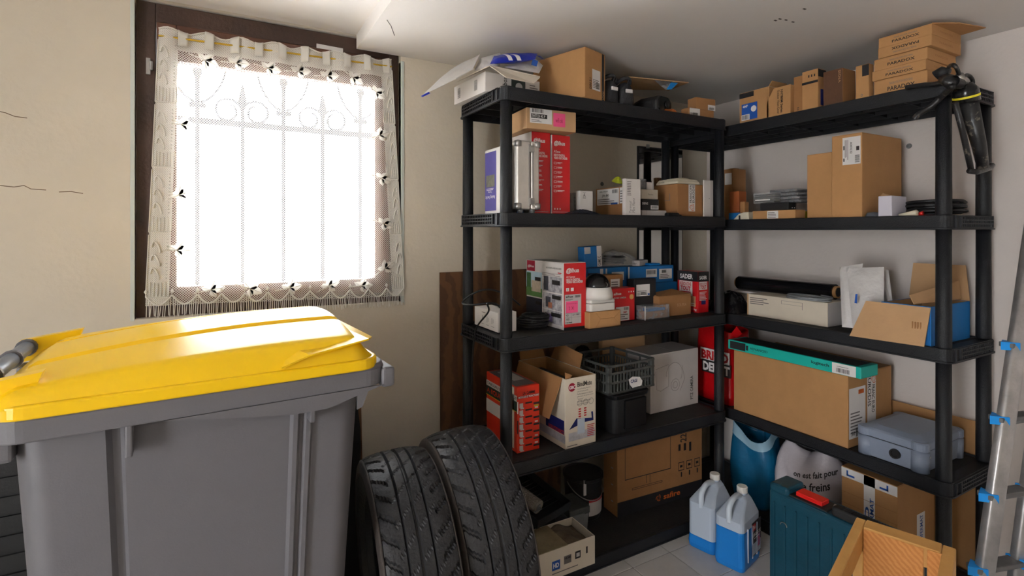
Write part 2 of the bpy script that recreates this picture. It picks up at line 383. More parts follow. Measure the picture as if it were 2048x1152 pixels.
# corner positions from the photo: top and bottom edge of curtain on the plane in front of the casement
cTL, cTR, cBL, cBR = ony(318, 58, CY), ony(783, 122, CY), ony(291, 612, CY), ony(809, 592, CY)
def cpt(u, v, off=0.0):     # u 0..1 left to right, v 0..1 bottom to top
    a = cBL.lerp(cTL, v); b = cBR.lerp(cTR, v); p = a.lerp(b, u)
    p.y += off-.006*math.sin(u*44)*(.35+.65*v)-.004*math.sin(u*17+1)
    if v > .97: p.z += .006*math.sin(u*46)
    return p
def cpart(name, mb, m, parent=cur, **k):
    o = obj(name, mb, m, **k); o.parent = parent; o.matrix_parent_inverse = cur.matrix_world.inverted() if parent == cur else Matrix.Identity(4); return o
bu0, bu1 = .072, .945
cpart('net_panel', MB().grid(lambda u, v: cpt(bu0+(bu1-bu0)*u, v*.93), 120, 40), NET, smooth=True)
cpart('header_band', MB().grid(lambda u, v: cpt(u, .93+.07*v), 140, 4), CLOTH, smooth=True)
for nm, a, b in (('side_border', 0, bu0), ('side_border', bu1, 1)):
    segs = MB(); 
    cols = MB()
    cl = cpart(nm, MB().grid(lambda u, v: cpt(a+(b-a)*u, v*.93), 10, 60), CLOTH, smooth=True)
    outer = a if a == 0 else b; inner = b if a == 0 else a
    motif = MB()
    for k in range(4):
        v0, v1 = .03+k*.235, .03+k*.235+.225
        # header with bound edge, arcs, beads and fringe stripes
        motif.tube([cpt(a+(b-a)*t, v0, -.003) for t in [i/8 for i in range(9)]], .0022, 5)
        for q in range(7):
            t = q/6; motif.tube([cpt(a+(b-a)*t, v0+.004, -.003), cpt(a+(b-a)*t, v0+.05+.018*abs(t-.5), -.003)], .0017, 4)
        motif.tube([cpt(outer, v0+(v1-v0)*i/10, -.003) for i in range(11)], .002, 5)
        for q in range(3):
            c = v0+.085+q*.048; mid = outer+(inner-outer)*.34; wdt = (inner-outer)*.24
            motif.tube([cpt(mid-wdt*math.cos(i/10*PI*1.1)*.8, c+.02*math.sin(i/10*PI*1.5), -.004) for i in range(11)], .0032, 5)
        for q in range(12):
            p = cpt(outer+(inner-outer)*.86, v0+.07+q*.0128, -.003); motif.lathe([(.0005, -.003), (.003, 0), (.0005, .003)], 6, p)
    cpart('border_motif', motif, SOLID, cl)
# slots and rod, hem and fringe
cpart('curtain_rod', MB().tube([cpt(.0, .972)+Vector((0, -.002, .002)), cpt(1, .972)+Vector((0, -.002, -.001))], .0035, 8), BRASS)
for k in range(10):
    u0 = .07+k*.098
    cpart('header_loop', MB().grid(lambda u, v: cpt(u0+.036*u, .945+.058*v, -.011), 5, 4), SOLID, smooth=True, solid=.0006)
cpart('top_hem', MB().tube([cpt(i/60, 1, -.004) for i in range(61)], .003, 6), SOLID)
scal = MB()
NSC = 12
for k in range(NSC):
    scal.tube([cpt((k+i/8)/NSC, .036-.034*math.sin(PI*i/8)+.0, -.003) for i in range(9)], .0032, 5)
    p = cpt(k/NSC, .05, -.003); scal.lathe([(.001, -.008), (.006, 0), (.001, .009)], 8, p)
cpart('scalloped_hem', scal, SOLID)
frg = MB()
for k in range(NSC*11):
    u = (k+.5)/(NSC*11); ph = (u*NSC) % 1
    frg.tube([cpt(u, .034-.034*math.sin(PI*ph), -.002), cpt(u+random.uniform(-.003, .004), -.04+random.uniform(-.006, .006), -.006+random.uniform(-.003, .003))], .0013, 4)
stuff(cpart('fringe', frg, SOLID))
def leaf(u, v, ang, s):
    c = cpt(u, v, -.004); m = MB(); prof = [(0, 0), (.3, .34), (.62, .3), (.86, .12), (1, 0)]
    top = [(x, y) for x, y in prof]; poly = top+[(x, -y) for x, y in reversed(prof[1:-1])]
    ca, sa = math.cos(ang), math.sin(ang)
    for dz in (0,):
        m.add([(c.x+(x*ca-y*sa)*s, c.y, c.z+(x*sa+y*ca)*s) for x, y in poly], [tuple(range(len(poly)))])
    m.tube([(c.x, c.y-.001, c.z), (c.x+ca*s, c.y-.001, c.z+sa*s)], .0011, 4)
    return m
random.seed(3)
spots = [(.17, .905), (.29, .91), (.42, .905), (.55, .91), (.68, .905), (.8, .91), (.912, .86), (.916, .68), (.916, .5), (.916, .31), (.912, .12), (.092, .66), (.092, .40), (.092, .20), (.21, .05), (.35, .052), (.5, .05), (.66, .052), (.8, .05)]
for u, v in spots:
    a0 = random.uniform(-.6, .6)
    m = leaf(u, v, a0, .046); 
    for d, s in ((1.0, .036), (-1.1, .032), (2.6, .03)): q = leaf(u, v, a0+d, s); m.add(q.v, q.f)
    m.tube([cpt(u, v, -.005)+Vector((-.05*math.cos(a0), 0, -.05*math.sin(a0))), cpt(u, v, -.005)], .0018, 4)
    cpart('leaf_motif', m, LEAFM)

# ------------------------------------------------------------------ racks
PR = .0225
def make_rack(name, label, x0, y0, w, d, tops, along, ends):
    """posts at the four corners of (w along the shelf, d deep); along = 'x' or 'y'"""
    if along == 'x': M = TR((x0, y0, 0))
    else: M = Matrix.Translation(Vector((x0, y0+w, 0))) @ Matrix.Rotation(-PI/2, 4, 'Z')   # local x runs along -y, local y runs to +x
    root = empty(name, M); tag(root, label, 'shelving unit')
    E_ = PR+.005; H_ = .0487
    for zt in tops:
        z0 = zt-H_
        x_0, x_1, y_0, y_1 = -E_, w+E_, -E_, d+E_
        m = MB()
        R = lambda e, z: [(x, y, z) for x, y in rrect(x_0-e, x_1+e, y_0-e, y_1+e, .028+e)]
        m.loft([R(-.005, z0), R(.004, z0), R(.004, z0+.005), R(0, z0+.006), R(0, zt-.002), R(-.002, zt), R(-.009, zt), R(-.011, zt-.004), R(-.0112, zt-.0045)], False, True)
        m.loft([R(-.005, z0), R(-.005, zt-.012)], False, True)
        sh = obj('shelf', m, BLACKP, root)
        rb = MB()
        for k in range(1, 8): rb.box(x_0+.004+(x_1-x_0-.008)*k/8-.002, x_0+.004+(x_1-x_0-.008)*k/8+.002, y_0+.005, y_1-.005, z0+.012, zt-.011)
        for k in range(1, 4): rb.box(x_0+.005, x_1-.005, y_0+(y_1-y_0)*k/4-.002, y_0+(y_1-y_0)*k/4+.002, z0+.008, zt-.0111)
        obj('rib_frame', rb, BLACKP, sh)
        obj('tray', MB().box(x_0+.045, x_1-.045, y_0+.02, y_1-.02, zt-.0046, zt-.0038), DUSTY, sh)
        for e in ends:
            xe = x_0 if e < 0 else x_1; s_ = -1 if e < 0 else 1
            v = MB(); ya, yb = y_0+.075, y_1-.045; za, zb = z0+.008, zt-.004
            v.box(xe, xe+s_*.006, y_0+.034, y_0+.038, za, zb); v.box(xe, xe+s_*.006, ya-.006, ya, za, zb); v.box(xe, xe+s_*.006, yb, yb+.004, za, zb)
            v.box(xe, xe+s_*.006, y_0+.034, yb+.004, za-.003, za); v.box(xe, xe+s_*.0062, y_0+.034, yb+.004, zb, zb+.003)
            for k in range(1, 3): v.box(xe, xe+s_*.006, ya, yb, za+(zb-za)*k/3-.002, za+(zb-za)*k/3+.002)
            for k in range(18): 
                yy = ya+(yb-ya)*(k+.5)/18
                for q in range(3):
                    zz = za+(zb-za)*(q+.5)/3; v.box(xe, xe+s_*.0045, yy-.0025, yy+.0015, zz-.0045, zz+.0045)
            obj('end_vent', v, BLACKP, sh)
    seq = [0.0]+list(tops)
    for px_, py_ in ((0, 0), (w, 0), (0, d), (w, d)):
        for k in range(1, len(tops)):
            za, zb = tops[k-1], tops[k]-H_
            obj('post', MB().lathe([(PR-.001, za-.002), (PR, za+.004), (PR-.001, zb+.003)], 20, (px_, py_, 0)), BLACKP, root, smooth=True)
        obj('post_socket', MB().lathe([(PR, tops[-1]-.003), (PR+.001, tops[-1]), (PR+.001, tops[-1]+.003), (PR-.004, tops[-1]+.003), (PR-.004, tops[-1]-.003)], 20, (px_, py_, 0)), BLACKP, root)
    return root
AX, AY, AW, AD = .8871, 1.64, 1.1297, .3346
TA = [.0487+.4493*i for i in range(5)]; TA = [.0487, .4975, .9466, 1.3958, 1.8458]
TB = [.0487+.4451*i for i in range(5)]
make_rack('shelving_rack', 'black plastic five-tier shelving unit standing along the window wall', AX, AY, AW, AD, TA, 'x', (-1,))
BX, BY, BW, BD = 2.112, .8145, 1.19, .3104
make_rack('shelving_rack', 'black plastic five-tier shelving unit along the right wall, caulking gun hung on it', BX, BY, BW, BD, TB, 'y', (1,))
ZA = [z-.0038 for z in TA]; ZB = [z-.0038 for z in TB]

# ------------------------------------------------------------------ wheelie bin
def make_bin():
    c = ony(773, 725, 1.225)
    yaw = math.radians(4.0); zr = c.z
    L_, Wd = .69, .56
    M = Matrix.Translation(Vector((c.x, c.y, 0))) @ Matrix.Rotation(yaw, 4, 'Z') @ Matrix.Translation(Vector((-L_, 0, 0)))
    root = empty('wheelie_bin', M); tag(root, 'large grey wheeled bin with domed yellow lid standing under the window', 'wheelie bin')
    # horizontal section with vertical steps, lofted with a taper
    def sec(z):
        k = (zr-.03-z)/(zr-.03); ix0 = .022+.055*k; ix1 = .045+.05*k; iy = .03+.05*k
        a, b, y0, y1 = ix0, L_-ix1, iy, Wd-iy; s_ = b-a; r = .05
        pts = []
        def arc(cx, cy, a0):
            for i in range(9):
                t = a0+PI/2*i/8; pts.append((cx+r*math.cos(t), cy+r*math.sin(t), z))
        arc(b-r, y1-r, 0); arc(a+r, y1-r, PI/2)
        arc(a+r, y0+r, PI)
        for t, dy in ((.215, 0), (.23, .012), (.25, .012), (.26, .004), (.74, .004), (.75, -.006), (.765, -.006), (.775, .004), (.785, .004), (.795, -.004), (.81, -.004), (.82, .006)):
            pts.append((a+s_*t, y0+dy, z))
        arc(b-r, y0+r+.006, 1.5*PI)
        return pts
    bo = obj('body', MB().loft([sec(z) for z in (.06, .3, .6, .85, zr-.03)]), BINGREY, root, smooth=True); q = bo.modifiers.new('es', 'EDGE_SPLIT'); q.split_angle = math.radians(30)
    R = lambda e, z, rr=.05: [(x, y, z) for x, y in rrect(-e, L_+e, -e, Wd+e, rr+e, 8)]
    rim = MB().loft([R(-.03, zr-.052), R(.004, zr-.05), R(.006, zr-.012), R(.002, zr), R(-.03, zr+.002), R(-.05, zr-.01)], True, True)
    rm = obj('rim', rim, BINGREY, root, bevel=.003)
    ap = MB(); ap.add([(L_*.36, -.002, zr-.05), (L_*.78, -.002, zr-.05), (L_*.99, -.002, zr-.05), (L_*.80, -.002, zr-.083), (L_*.70, -.002, zr-.083)], [(0, 4, 3, 2, 1)])
    obj('rim_apron', ap, BINGREY, rm, solid=.006)
    tb_ = MB().prism([(0, 0), (.03, 0), (.012, -.045), (0, -.05)], -.003, .003)
    t = obj('lift_tab', tb_, BINGREY, root); t.matrix_local = Matrix.Translation(Vector((L_*.9, .004, zr-.05))) @ Matrix.Rotation(PI/2, 4, 'X')
    fl = MB().box(L_-.01, L_+.022, .0, Wd, zr-.06, zr-.012); obj('front_lip', fl, BINGREY, rm, bevel=.008, seg=3)
    for tx in (.282, .757):
        obj('guide_rib', MB().box(L_*tx-.006, L_*tx+.006, -.001, .05, zr-.11, zr-.045), BINGREY, root, bevel=.003)
    # lid: height field with two raised ridges and a groove between
    x0, x1, y0, y1 = -.008, L_-.028, -.012, Wd+.012
    zl = zr+.012
    def hx(u):      # dome along the length
        return .036+.052*(1-(max(0, .78-u)/.78)**2.0)-(.045*((u-.9)/.1)**2 if u > .9 else 0)
    def zf(u, v):
        e = min(v, 1-v)*(y1-y0); f = min(1, e/.034); h = hx(u)*(.62+.38*math.sin(PI*min(1, max(0, v))))
        z = zl+h*(1-(1-f)**3)
        g = min(abs(v-.30), abs(v-.70)); 
        if .06 < u < .95 and g < .02: z -= .020*(1-g/.02)**.5
        eu = min(u, 1-u)*(x1-x0); z = zl+(z-zl)*min(1, .25+eu/.04*.75)
        return z
    NU, NV = 60, 70
    def fn(u, v):
        inset = .02*(1-min(1, min(u, 1-u)*(x1-x0)/.05))**2
        return (x0+(x1-x0)*u, y0+inset+(y1-y0-2*inset)*v, zf(u, v))
    mb = MB().grid(fn, NU, NV)
    # skirt
    def skirt(pts):
        k = len(mb.v)
        for p in pts: mb.v.append(p); mb.v.append((p[0], p[1], zl-.018))
        for i in range(len(pts)-1): mb.f.append((k+2*i, k+2*i+1, k+2*i+3, k+2*i+2))
    E_ = [fn(i/NU, 0) for i in range(NU+1)]+[fn(1, j/NV) for j in range(NV+1)]+[fn(1-i/NU, 1) for i in range(NU+1)]+[fn(0, 1-j/NV) for j in range(NV+1)]
    skirt(E_)
    lid = obj('lid', mb, YELLOW, root, smooth=True)
    q = lid.modifiers.new('es', 'EDGE_SPLIT'); q.split_angle = math.radians(40)
    # visor wing at the front near corner
    wing = MB().add([(L_*.66, y0-.006, zl+.012), (L_*.74, y0-.010, zl+.032), (L_*.93, y0-.006, zl+.052), (x1+.008, y0+.06, zl+.042), (x1+.014, Wd/2, zl+.036), (x1+.008, y1-.06, zl+.036), (L_*.9, y0+.08, zl+.06), (L_*.7, y0+.03, zl+.045)], [(0, 1, 7), (1, 2, 6, 7), (2, 3, 6), (3, 4, 5, 6)])
    obj('lid_grip', wing, YELLOW, lid, solid=.004)
    # flat collar under the dome
    obj('lid_collar', MB().loft([[(x, y, z) for x, y in rrect(x0+.01, x1+.012, y0-.004, y1+.004, .05, 6)] for z in (zl-.02, zl+.006)]), YELLOW, lid, bevel=.005, seg=3)
    # handle and hinge ears
    obj('handle', MB().tube([(-.036, .03, zr+.03), (-.036, Wd-.03, zr+.03)], .016, 14), BLUEGREY, root, smooth=True)
    for yy in (.06, .2, Wd-.2, Wd-.06): obj('hinge_ring', MB().tube([(-.036, yy-.005, zr+.03), (-.036, yy+.005, zr+.03)], .021, 14), BINGREY, root)
    for yy in (.04, Wd-.04):
        ear = MB().add([(-.05, yy, zr-.005), (-.05, yy, zr+.046), (.0, yy, zr+.054), (.07, yy, zl+.052), (.05, yy, zl-.005)], [(0, 1, 2, 3, 4)])
        obj('hinge_ear', ear, YELLOW, root, solid=.03)
    for yy in (.03, Wd-.09):
        obj('bracket', MB().box(-.05, .03, yy, yy+.06, zr-.09, zr-.01), BINGREY, root, bevel=.006)
    for yy in (-.02, Wd-.03):
        obj('wheel', MB().lathe([(.03, 0), (.095, .004), (.1, .012), (.1, .038), (.095, .046), (.03, .05)], 28, M=Matrix.Rotation(-PI/2, 4, 'X'), c=(.03, yy, .1)), RUBBER, root, smooth=True)
    obj('axle', MB().tube([(.03, 0, .1), (.03, Wd, .1)], .011, 10), STEEL, root)
make_bin()

# ------------------------------------------------------------------ tyres
def tyre_mesh(R, w):
    mb = MB(); N = 320; prof = []; hw = w/2
    xs = [-.02, .02]
    K = 46
    def tread_r(t, x, i):
        r = R-.012*(abs(x)/hw)**4-.004*(x/hw)**2
        for g in (-.36, -.02, .32):
            if abs(x/hw-g) < .035: r -= .007
        if abs(x/hw) > .56 and ((i+int(9*abs(x/hw)**2)) % 9) in (0, 1): r -= .0065
        elif abs(x/hw) <= .56 and ((i+int(x/hw*16)) % 11) == 0: r -= .0022
        return r
    inner = [(-.055, R*.64), (-hw*.82, R*.66), (-hw*.98, R*.74), (-hw*1.04, R*.84), (-hw*1.0, R*.91)]
    rings = []
    for i in range(N):
        a = 2*PI*i/N; pr = [(x, r) for x, r in inner]
        pr += [(hw*(-.93+1.86*k/K), tread_r(a, hw*(-.93+1.86*k/K), i)) for k in range(K+1)]
        pr += [(-x, r) for x, r in reversed(inner)] + [(hw*.6, R*.62), (hw*.75, R*.9), (0, R*.93), (-hw*.75, R*.9), (-hw*.6, R*.62)]
        rings.append([(x, r*math.cos(a), r*math.sin(a)) for x, r in pr])
    rings.append(rings[0])
    mb.loft(rings, False, False)
    return mb
def make_tyre(label, X, Y, R, w, yaw, lean):
    M = Matrix.Translation(Vector((X, Y, R*math.cos(lean)+w/2*abs(math.sin(lean))))) @ Matrix.Rotation(yaw, 4, 'Z') @ Matrix.Rotation(lean, 4, 'Y')
    root = empty('tyre', M); tag(root, label, 'tyre', 'worn tyres standing beside the bin')
    obj('tread', tyre_mesh(R, w), RUBBER, root)
    hw = w/2
    for s_ in (-1, 1):
        ring = MB(); n = 72; pr = [(1.045, R*.82), (1.05, R*.86), (1.03, R*.90), (1.0, R*.94), (.95, R*.965), (.95, R*.90)]
        rr = [[(s_*hw*x, r*math.cos(2*PI*i/n), r*math.sin(2*PI*i/n)) for x, r in pr] for i in range(n)]; rr.append(rr[0])
        ring.loft(rr, False, False)
        obj('sidewall_band', ring, RUBBERS, root, smooth=True)
    return root
make_tyre('worn black car tyre with slanted sipes, the one closer to the bin', .475, 1.53, .322, .2, math.radians(-5), math.radians(-3))
make_tyre('worn black car tyre with dusty sidewall, the one against the shelving rack', .705, 1.555, .330, .21, math.radians(-5), math.radians(-4))
for sx in (-.43, 1.03):
    for sz in (1.78, 1.072): gpart('wall_bracket', MB().box(sx-.01, sx+.01, YB+.24, GY, sz-.01, sz+.01))
# ------------------------------------------------------------------ boxes fitted to photo pixels
class Box:
    """corner nearest the camera at local origin; local x = edge running right, local y = edge running left/back"""
    def __init__(s, name, label, cat, at, z, xl=None, xr=None, yt=None, w=None, d=None, h=None, yaw=0, m=KRAFT, group=None, bev=.0025, shape=True, tilt=0):
        yw = math.radians(yaw); s.u1 = (math.cos(yw), math.sin(yw)); s.u2 = (-math.sin(yw), math.cos(yw))
        if at[1] == 'z': C = onz(at[0], at[2], z)
        elif at[1] == 'y': C = ony(at[0], 400, at[2])
        elif at[1] == 'x': C = onx(at[0], 400, at[2])
        else: C = Vector((at[0], at[2], 0))
        s.C = C
        s.w = w if w else reach(C, s.u1, xr); s.d = d if d else reach(C, s.u2, xl); s.h = h if h else zat(C, yt)-z
        s.z = z; s.top = z+s.h
        s.M = Matrix.Translation(Vector((C.x, C.y, z))) @ Matrix.Rotation(yw, 4, 'Z')
        s.k = 0
        if shape:
            s.o = obj(name, MB().box(0, s.w, 0, s.d, 0, s.h), m, bevel=bev, M=s.M)
        else: s.o = empty(name, s.M)
        tag(s.o, label, cat, group)
        if s.w <= 0 or s.d <= 0 or s.h <= 0: print('BADBOX', name, s.w, s.d, s.h)
    def frame(s, face, off):
        w, d, h = s.w, s.d, s.h
        if face == 'F': return Vector((0, -off, 0)), Vector((1, 0, 0)), Vector((0, 0, 1)), w, h
        if face == 'S': return Vector((-off, d, 0)), Vector((0, -1, 0)), Vector((0, 0, 1)), d, h
        if face == 'T': return Vector((0, 0, h+off)), Vector((1, 0, 0)), Vector((0, 1, 0)), w, d
    def pt(s, face, u, v, off):
        o, U, V, W_, H_ = s.frame(face, off); return o+U*(u*W_)+V*(v*H_)
    def decal(s, face, u0, v0, u1, v1, m, name='label', parent=None, lv=1, label=None, skew=0):
        off = .0006*lv; mb = MB()
        mb.add([s.pt(face, u0, v0, off), s.pt(face, u1, v0+skew, off), s.pt(face, u1, v1+skew, off), s.pt(face, u0, v1, off)], [(0, 1, 2, 3)])
        o = obj(name, mb, m, parent or s.o)
        if label: o['label'] = label
        return o
    def rects(s, face, rs, m, name='print', parent=None, lv=2):
        mb = MB(); off = .0006*lv
        for u0, v0, u1, v1 in rs: mb.add([s.pt(face, u0, v0, off), s.pt(face, u1, v0, off), s.pt(face, u1, v1, off), s.pt(face, u0, v1, off)], [(0, 1, 2, 3)])
        o_ = obj(name, mb, m, parent or s.o)
        if len(rs) > 1: o_['kind'] = 'stuff'
        return o_
    def text(s, face, t, u0, v0, u1, v1, m=INK, rot=0, bold=.012, parent=None, lv=2, name='lettering', shear=0):
        off = .0006*lv; o, U, V, W_, H_ = s.frame(face, off)
        vs, fs = glyphs(t, bold, shear)
        mb = MB()
        def mp(x, y):
            if rot == 90: x, y = 1-y, x
            elif rot == 270: x, y = y, 1-x
            elif rot == 180: x, y = 1-x, 1-y
            return o+U*((u0+(u1-u0)*x)*W_)+V*((v0+(v1-v0)*y)*H_)
        mb.add([mp(x, y) for x, y in vs], fs)
        return obj(name, mb, m, parent or s.o)
    def lines(s, face, u0, v0, u1, v1, n, m=INKG, parent=None, lv=2, fill=.4, vert=False):
        rs = []
        for i in range(n):
            e = 1-random.uniform(0, .35)
            if vert: a = u0+(u1-u0)*i/n; rs.append((a, v1-(v1-v0)*e, a+(u1-u0)/n*fill, v1))
            else: a = v1-(v1-v0)*(i+1)/n; rs.append((u0, a, u0+(u1-u0)*e, a+(v1-v0)/n*fill))
        return s.rects(face, rs, m, 'print', parent, lv)
    def barcode(s, face, u0, v0, u1, v1, n=14, m=INK, parent=None, lv=2, vert=False):
        rs = []; x = 0; tot = []
        for i in range(n): a = random.uniform(.5, 1.6); b = random.uniform(.5, 1.4); tot.append((x, x+a)); x += a+b
        for a, b in tot:
            if vert: rs.append((u0, v0+(v1-v0)*a/x, u1, v0+(v1-v0)*b/x))
            else: rs.append((u0+(u1-u0)*a/x, v0, u0+(u1-u0)*b/x, v1))
        return s.rects(face, rs, m, 'barcode', parent, lv)
    def sticker(s, face, u0, v0, u1, v1, bars=None, nl=0, m=LABELW, skew=0):
        """white sticker with printed lines and a barcode (rect inside the sticker)"""
        lb = s.decal(face, u0, v0, u1, v1, m, 'sticker', skew=skew); du, dv = u1-u0, v1-v0
        if nl: s.lines(face, u0+du*.08, v0+dv*.1, u0+du*.9, v0+dv*(.9 if not bars else .55), nl, INKG, lb)
        if bars: s.barcode(face, u0+du*bars[0], v0+dv*bars[1], u0+du*bars[2], v0+dv*bars[3], 12, INK, lb)
        return lb
    def tape(s, m=None, w=.05):
        a = .5-w/2/s.w
        return s.decal('T', a, 0, 1-a, 1, m or KRAFT3, 'tape')
    def flaps(s, m, seam='y'):
        """closed top: two flaps with a narrow gap"""
        g = .0012
        if seam == 'y': rs = ((.001, s.w/2-g, .001, s.d-.001), (s.w/2+g, s.w-.001, .001, s.d-.001))
        else: rs = ((.001, s.w-.001, .001, s.d/2-g), (.001, s.w-.001, s.d/2+g, s.d-.001))
        for a, b, c, e in rs: obj('flap', MB().box(a, b, c, e, s.h-.0005, s.h+.0025), m, s.o)
        return s
    def seams(s, face, m=INKG, vs=(), us=()):
        rs = [(.0, v-.002, 1, v+.002) for v in vs]+[(u-.003, 0, u+.003, 1) for u in us]
        return s.rects(face, rs, m, 'fold_seam')
    def open_shell(s, m, t=.004, part='wall'):
        """open-topped carton: four walls and a floor as parts of the empty"""
        w, d, h = s.w, s.d, s.h
        for a in ((0, w, 0, t), (0, w, d-t, d), (0, t, t, d-t), (w-t, w, t, d-t)): obj(part, MB().box(a[0], a[1], a[2], a[3], 0, h), m, s.o, bevel=.001, seg=1)
        obj('bottom', MB().box(t, w-t, t, d-t, 0, t), m, s.o)
    def quad(s, pts, m, name='flap', th=.003):
        return obj(name, MB().add(pts, [tuple(range(len(pts)))]), m, s.o, solid=th)
GC = {}
def glyphs(t, bold, shear=0):
    key = (t, bold, shear)
    if key in GC: return GC[key]
    c = bpy.data.curves.new('t', 'FONT'); c.body = t; c.size = 1; c.offset = bold; c.resolution_u = 2; c.shear = shear; c.align_x = 'LEFT'; c.space_line = .9
    o = bpy.data.objects.new('t', c); me = bpy.data.meshes.new_from_object(o)
    vs = [(v.co.x, v.co.y) for v in me.vertices]; fs = [tuple(p.vertices) for p in me.polygons]
    bpy.data.objects.remove(o); bpy.data.curves.remove(c); bpy.data.meshes.remove(me)
    xa, xb = min(v[0] for v in vs), max(v[0] for v in vs); ya, yb = min(v[1] for v in vs), max(v[1] for v in vs)
    vs = [((x-xa)/(xb-xa), (y-ya)/(yb-ya)) for x, y in vs]
    GC[key] = (vs, fs); return GC[key]
def crumple(name, label, cat, fn, m, nu=18, nv=18, amp=.006, thick=0, seed=1, M=None, group=None, freq=None, parent=None):
    rnd = random.Random(seed)
    ph = [(rnd.uniform(2, 9), rnd.uniform(2, 9), rnd.uniform(0, 6)) for _ in range(5)]
    def f2(u, v):
        p = Vector(fn(u, v)); k = sum(math.sin(a*u*3+b*v*3+c) for a, b, c in ph)/5
        k2 = sum(math.cos(b*u*3-a*v*3+c) for a, b, c in ph)/5
        e = min(u, 1-u, v, 1-v); e = .35+.65*min(1, e*6)
        return p+Vector((k2*amp, k*amp*.7, k*amp))*e
    o = obj(name, MB().grid(f2, nu, nv), m, parent, smooth=True, solid=thick, M=M)
    if label: tag(o, label, cat, group)
    return o
def pillow(w, d, h, nu=14, nv=14, amp=.004, seed=1):
    """closed stuffed bag: two grids welded at the edge, flat underside; sits on z = 0"""
    rnd = random.Random(seed); ph = [(rnd.uniform(4, 16), rnd.uniform(4, 16), rnd.uniform(0, 6)) for _ in range(6)]
    mb = MB()
    def hgt(u, v):
        e = (1-abs(2*u-1)**3.2)*(1-abs(2*v-1)**3.2); k = sum(math.sin(a*u+b*v+c) for a, b, c in ph)/6
        return max(0, e)*(h+amp*3*k)
    top = lambda u, v: (u*w, v*d, .003+hgt(u, v))
    mb.grid(top, nu, nv); mb.grid(lambda u, v: (u*w, v*d, .0015*(1-min(1, hgt(u, v)/h*4))), nu, nv)
    return mb
def cable_coil(c, r, n, thick, seed, h=.01, sq=.8, tail=None):
    rnd = random.Random(seed); pts = []
    for i in range(n*26):
        a = 2*PI*i/26; k = i/(n*26)
        rr = r*(1+.10*math.sin(a*.37+seed)+.06*math.sin(a*1.13))
        pts.append((c[0]+rr*math.cos(a), c[1]+rr*sq*math.sin(a), c[2]+thick+h*k*n*.5+.004*abs(math.sin(a*.7+seed))))
    if tail: pts += tail
    return MB().tube(pts, thick, 6)

# ================================================================== rack by the window wall, top tier
z = TA[4]
b = Box('white_carton', 'flat white carton with two barcodes, jutting off the top left corner of the rack', 'box', (970.5, 'z', 182), z+.0035, xl=908, yt=142, w=.25, yaw=4, m=WHITEC)
for u in (.18, .72): b.barcode('S', u-.04, .25, u+.05, .8, 12, vert=True)
b.text('F', 'eebox', .30, .18, .38, .92, INK, rot=90)
b.decal('F', .46, .02, .72, .98, mat('dark_photo', S(60, 66, 62), .4, var=.3, scale=20), 'picture')
lens = obj('camera_print', MB().lathe([(.0, 0), (.016, 0), (.016, .0008), (.011, .0012), (.011, .0005), (0, .0005)], 20, M=Matrix.Rotation(PI/2, 4, 'X'), c=(b.w*.6, -.0009, b.h*.5)), GREYC, b.o)
b.lines('F', .8, .15, .96, .8, 5)
WB = b
# kraft-grey card folder resting open over it
def P3(px, py, x=None, y=None, zz=None):
    return onz(px, py, zz) if zz else (ony(px, py, y) if y else onx(px, py, x))
cf = empty('card_sleeve', TR((.96, 1.78, WB.top+.002))); tag(cf, 'opened beige card sleeve lying over the white barcode carton', 'card sleeve')
def world_part(root, name, pts, m, th=.003, faces=None):
    o = obj(name, MB().add(pts, faces or [tuple(range(len(pts)))]), m, solid=th); o.parent = root; o.matrix_parent_inverse = root.matrix_world.inverted(); return o
zt_ = WB.top
A_ = [ony(980, 137, 1.70), ony(1080, 160, 1.66), ony(1068, 172, 1.64), ony(1012, 160, 1.64)]
world_part(cf, 'front_panel', A_, CREAMC)
world_part(cf, 'top_panel', [ony(980, 136, 1.70), ony(1080, 158, 1.66), ony(1072, 156, 1.78), ony(985, 136, 1.86)], CREAMC)
world_part(cf, 'left_panel', [ony(980, 136, 1.70), ony(985, 136, 1.86), ony(918, 166, 1.93), ony(912, 168, 1.75)], CREAMC)
cf.location.z += .009
# padded mailers
def mailer(label, pts, m, seed, th=.012, group='padded mailers on the top tier', name='padded_mailer', amp=.004):
    """pts: near-left, near-right, far-right, far-left world corners"""
    a, b_, c, d = pts
    rnd = random.Random(seed); ph = [(rnd.uniform(4, 14), rnd.uniform(4, 14), rnd.uniform(0, 6)) for _ in range(5)]
    n = ((b_-a).cross(d-a)).normalized()
    mb = MB()
    def fn(s_):
        def f(u, v):
            p = a.lerp(b_, u).lerp(d.lerp(c, u), v); e = (1-abs(2*u-1)**3)*(1-abs(2*v-1)**3)
            return p+n*(s_*th*.5*max(0, e)+amp*e*sum(math.sin(x*u+y*v+q) for x, y, q in ph)/5)
        return f
    mb.grid(fn(1), 14, 14); mb.grid(fn(-1), 14, 14)
    cen = (a+b_+c+d)/4; cen.z = min(p.z for p in pts)
    mb.v = [tuple(Vector(p)-cen) for p in mb.v]
    o = obj(name, mb, m, smooth=True, M=Matrix.Translation(cen)); tag(o, label, 'mailer', group); o['cen'] = 0
    return o, cen
o, c0 = mailer('white poly mailer gaping open, sticking out left over the rack end', [ony(843, 191, 1.75), ony(912, 158, 1.70), ony(958, 110, 1.86), ony(905, 137, 1.98)], POLY, 3, .022)
tip = obj('blue_corner', MB().add([ony(842, 192, 1.745)-c0, ony(857, 184, 1.742)-c0, ony(860, 187, 1.742)-c0, ony(845, 194, 1.744)-c0], [(0, 1, 2, 3)]), NAVYBAG, o, solid=.004)
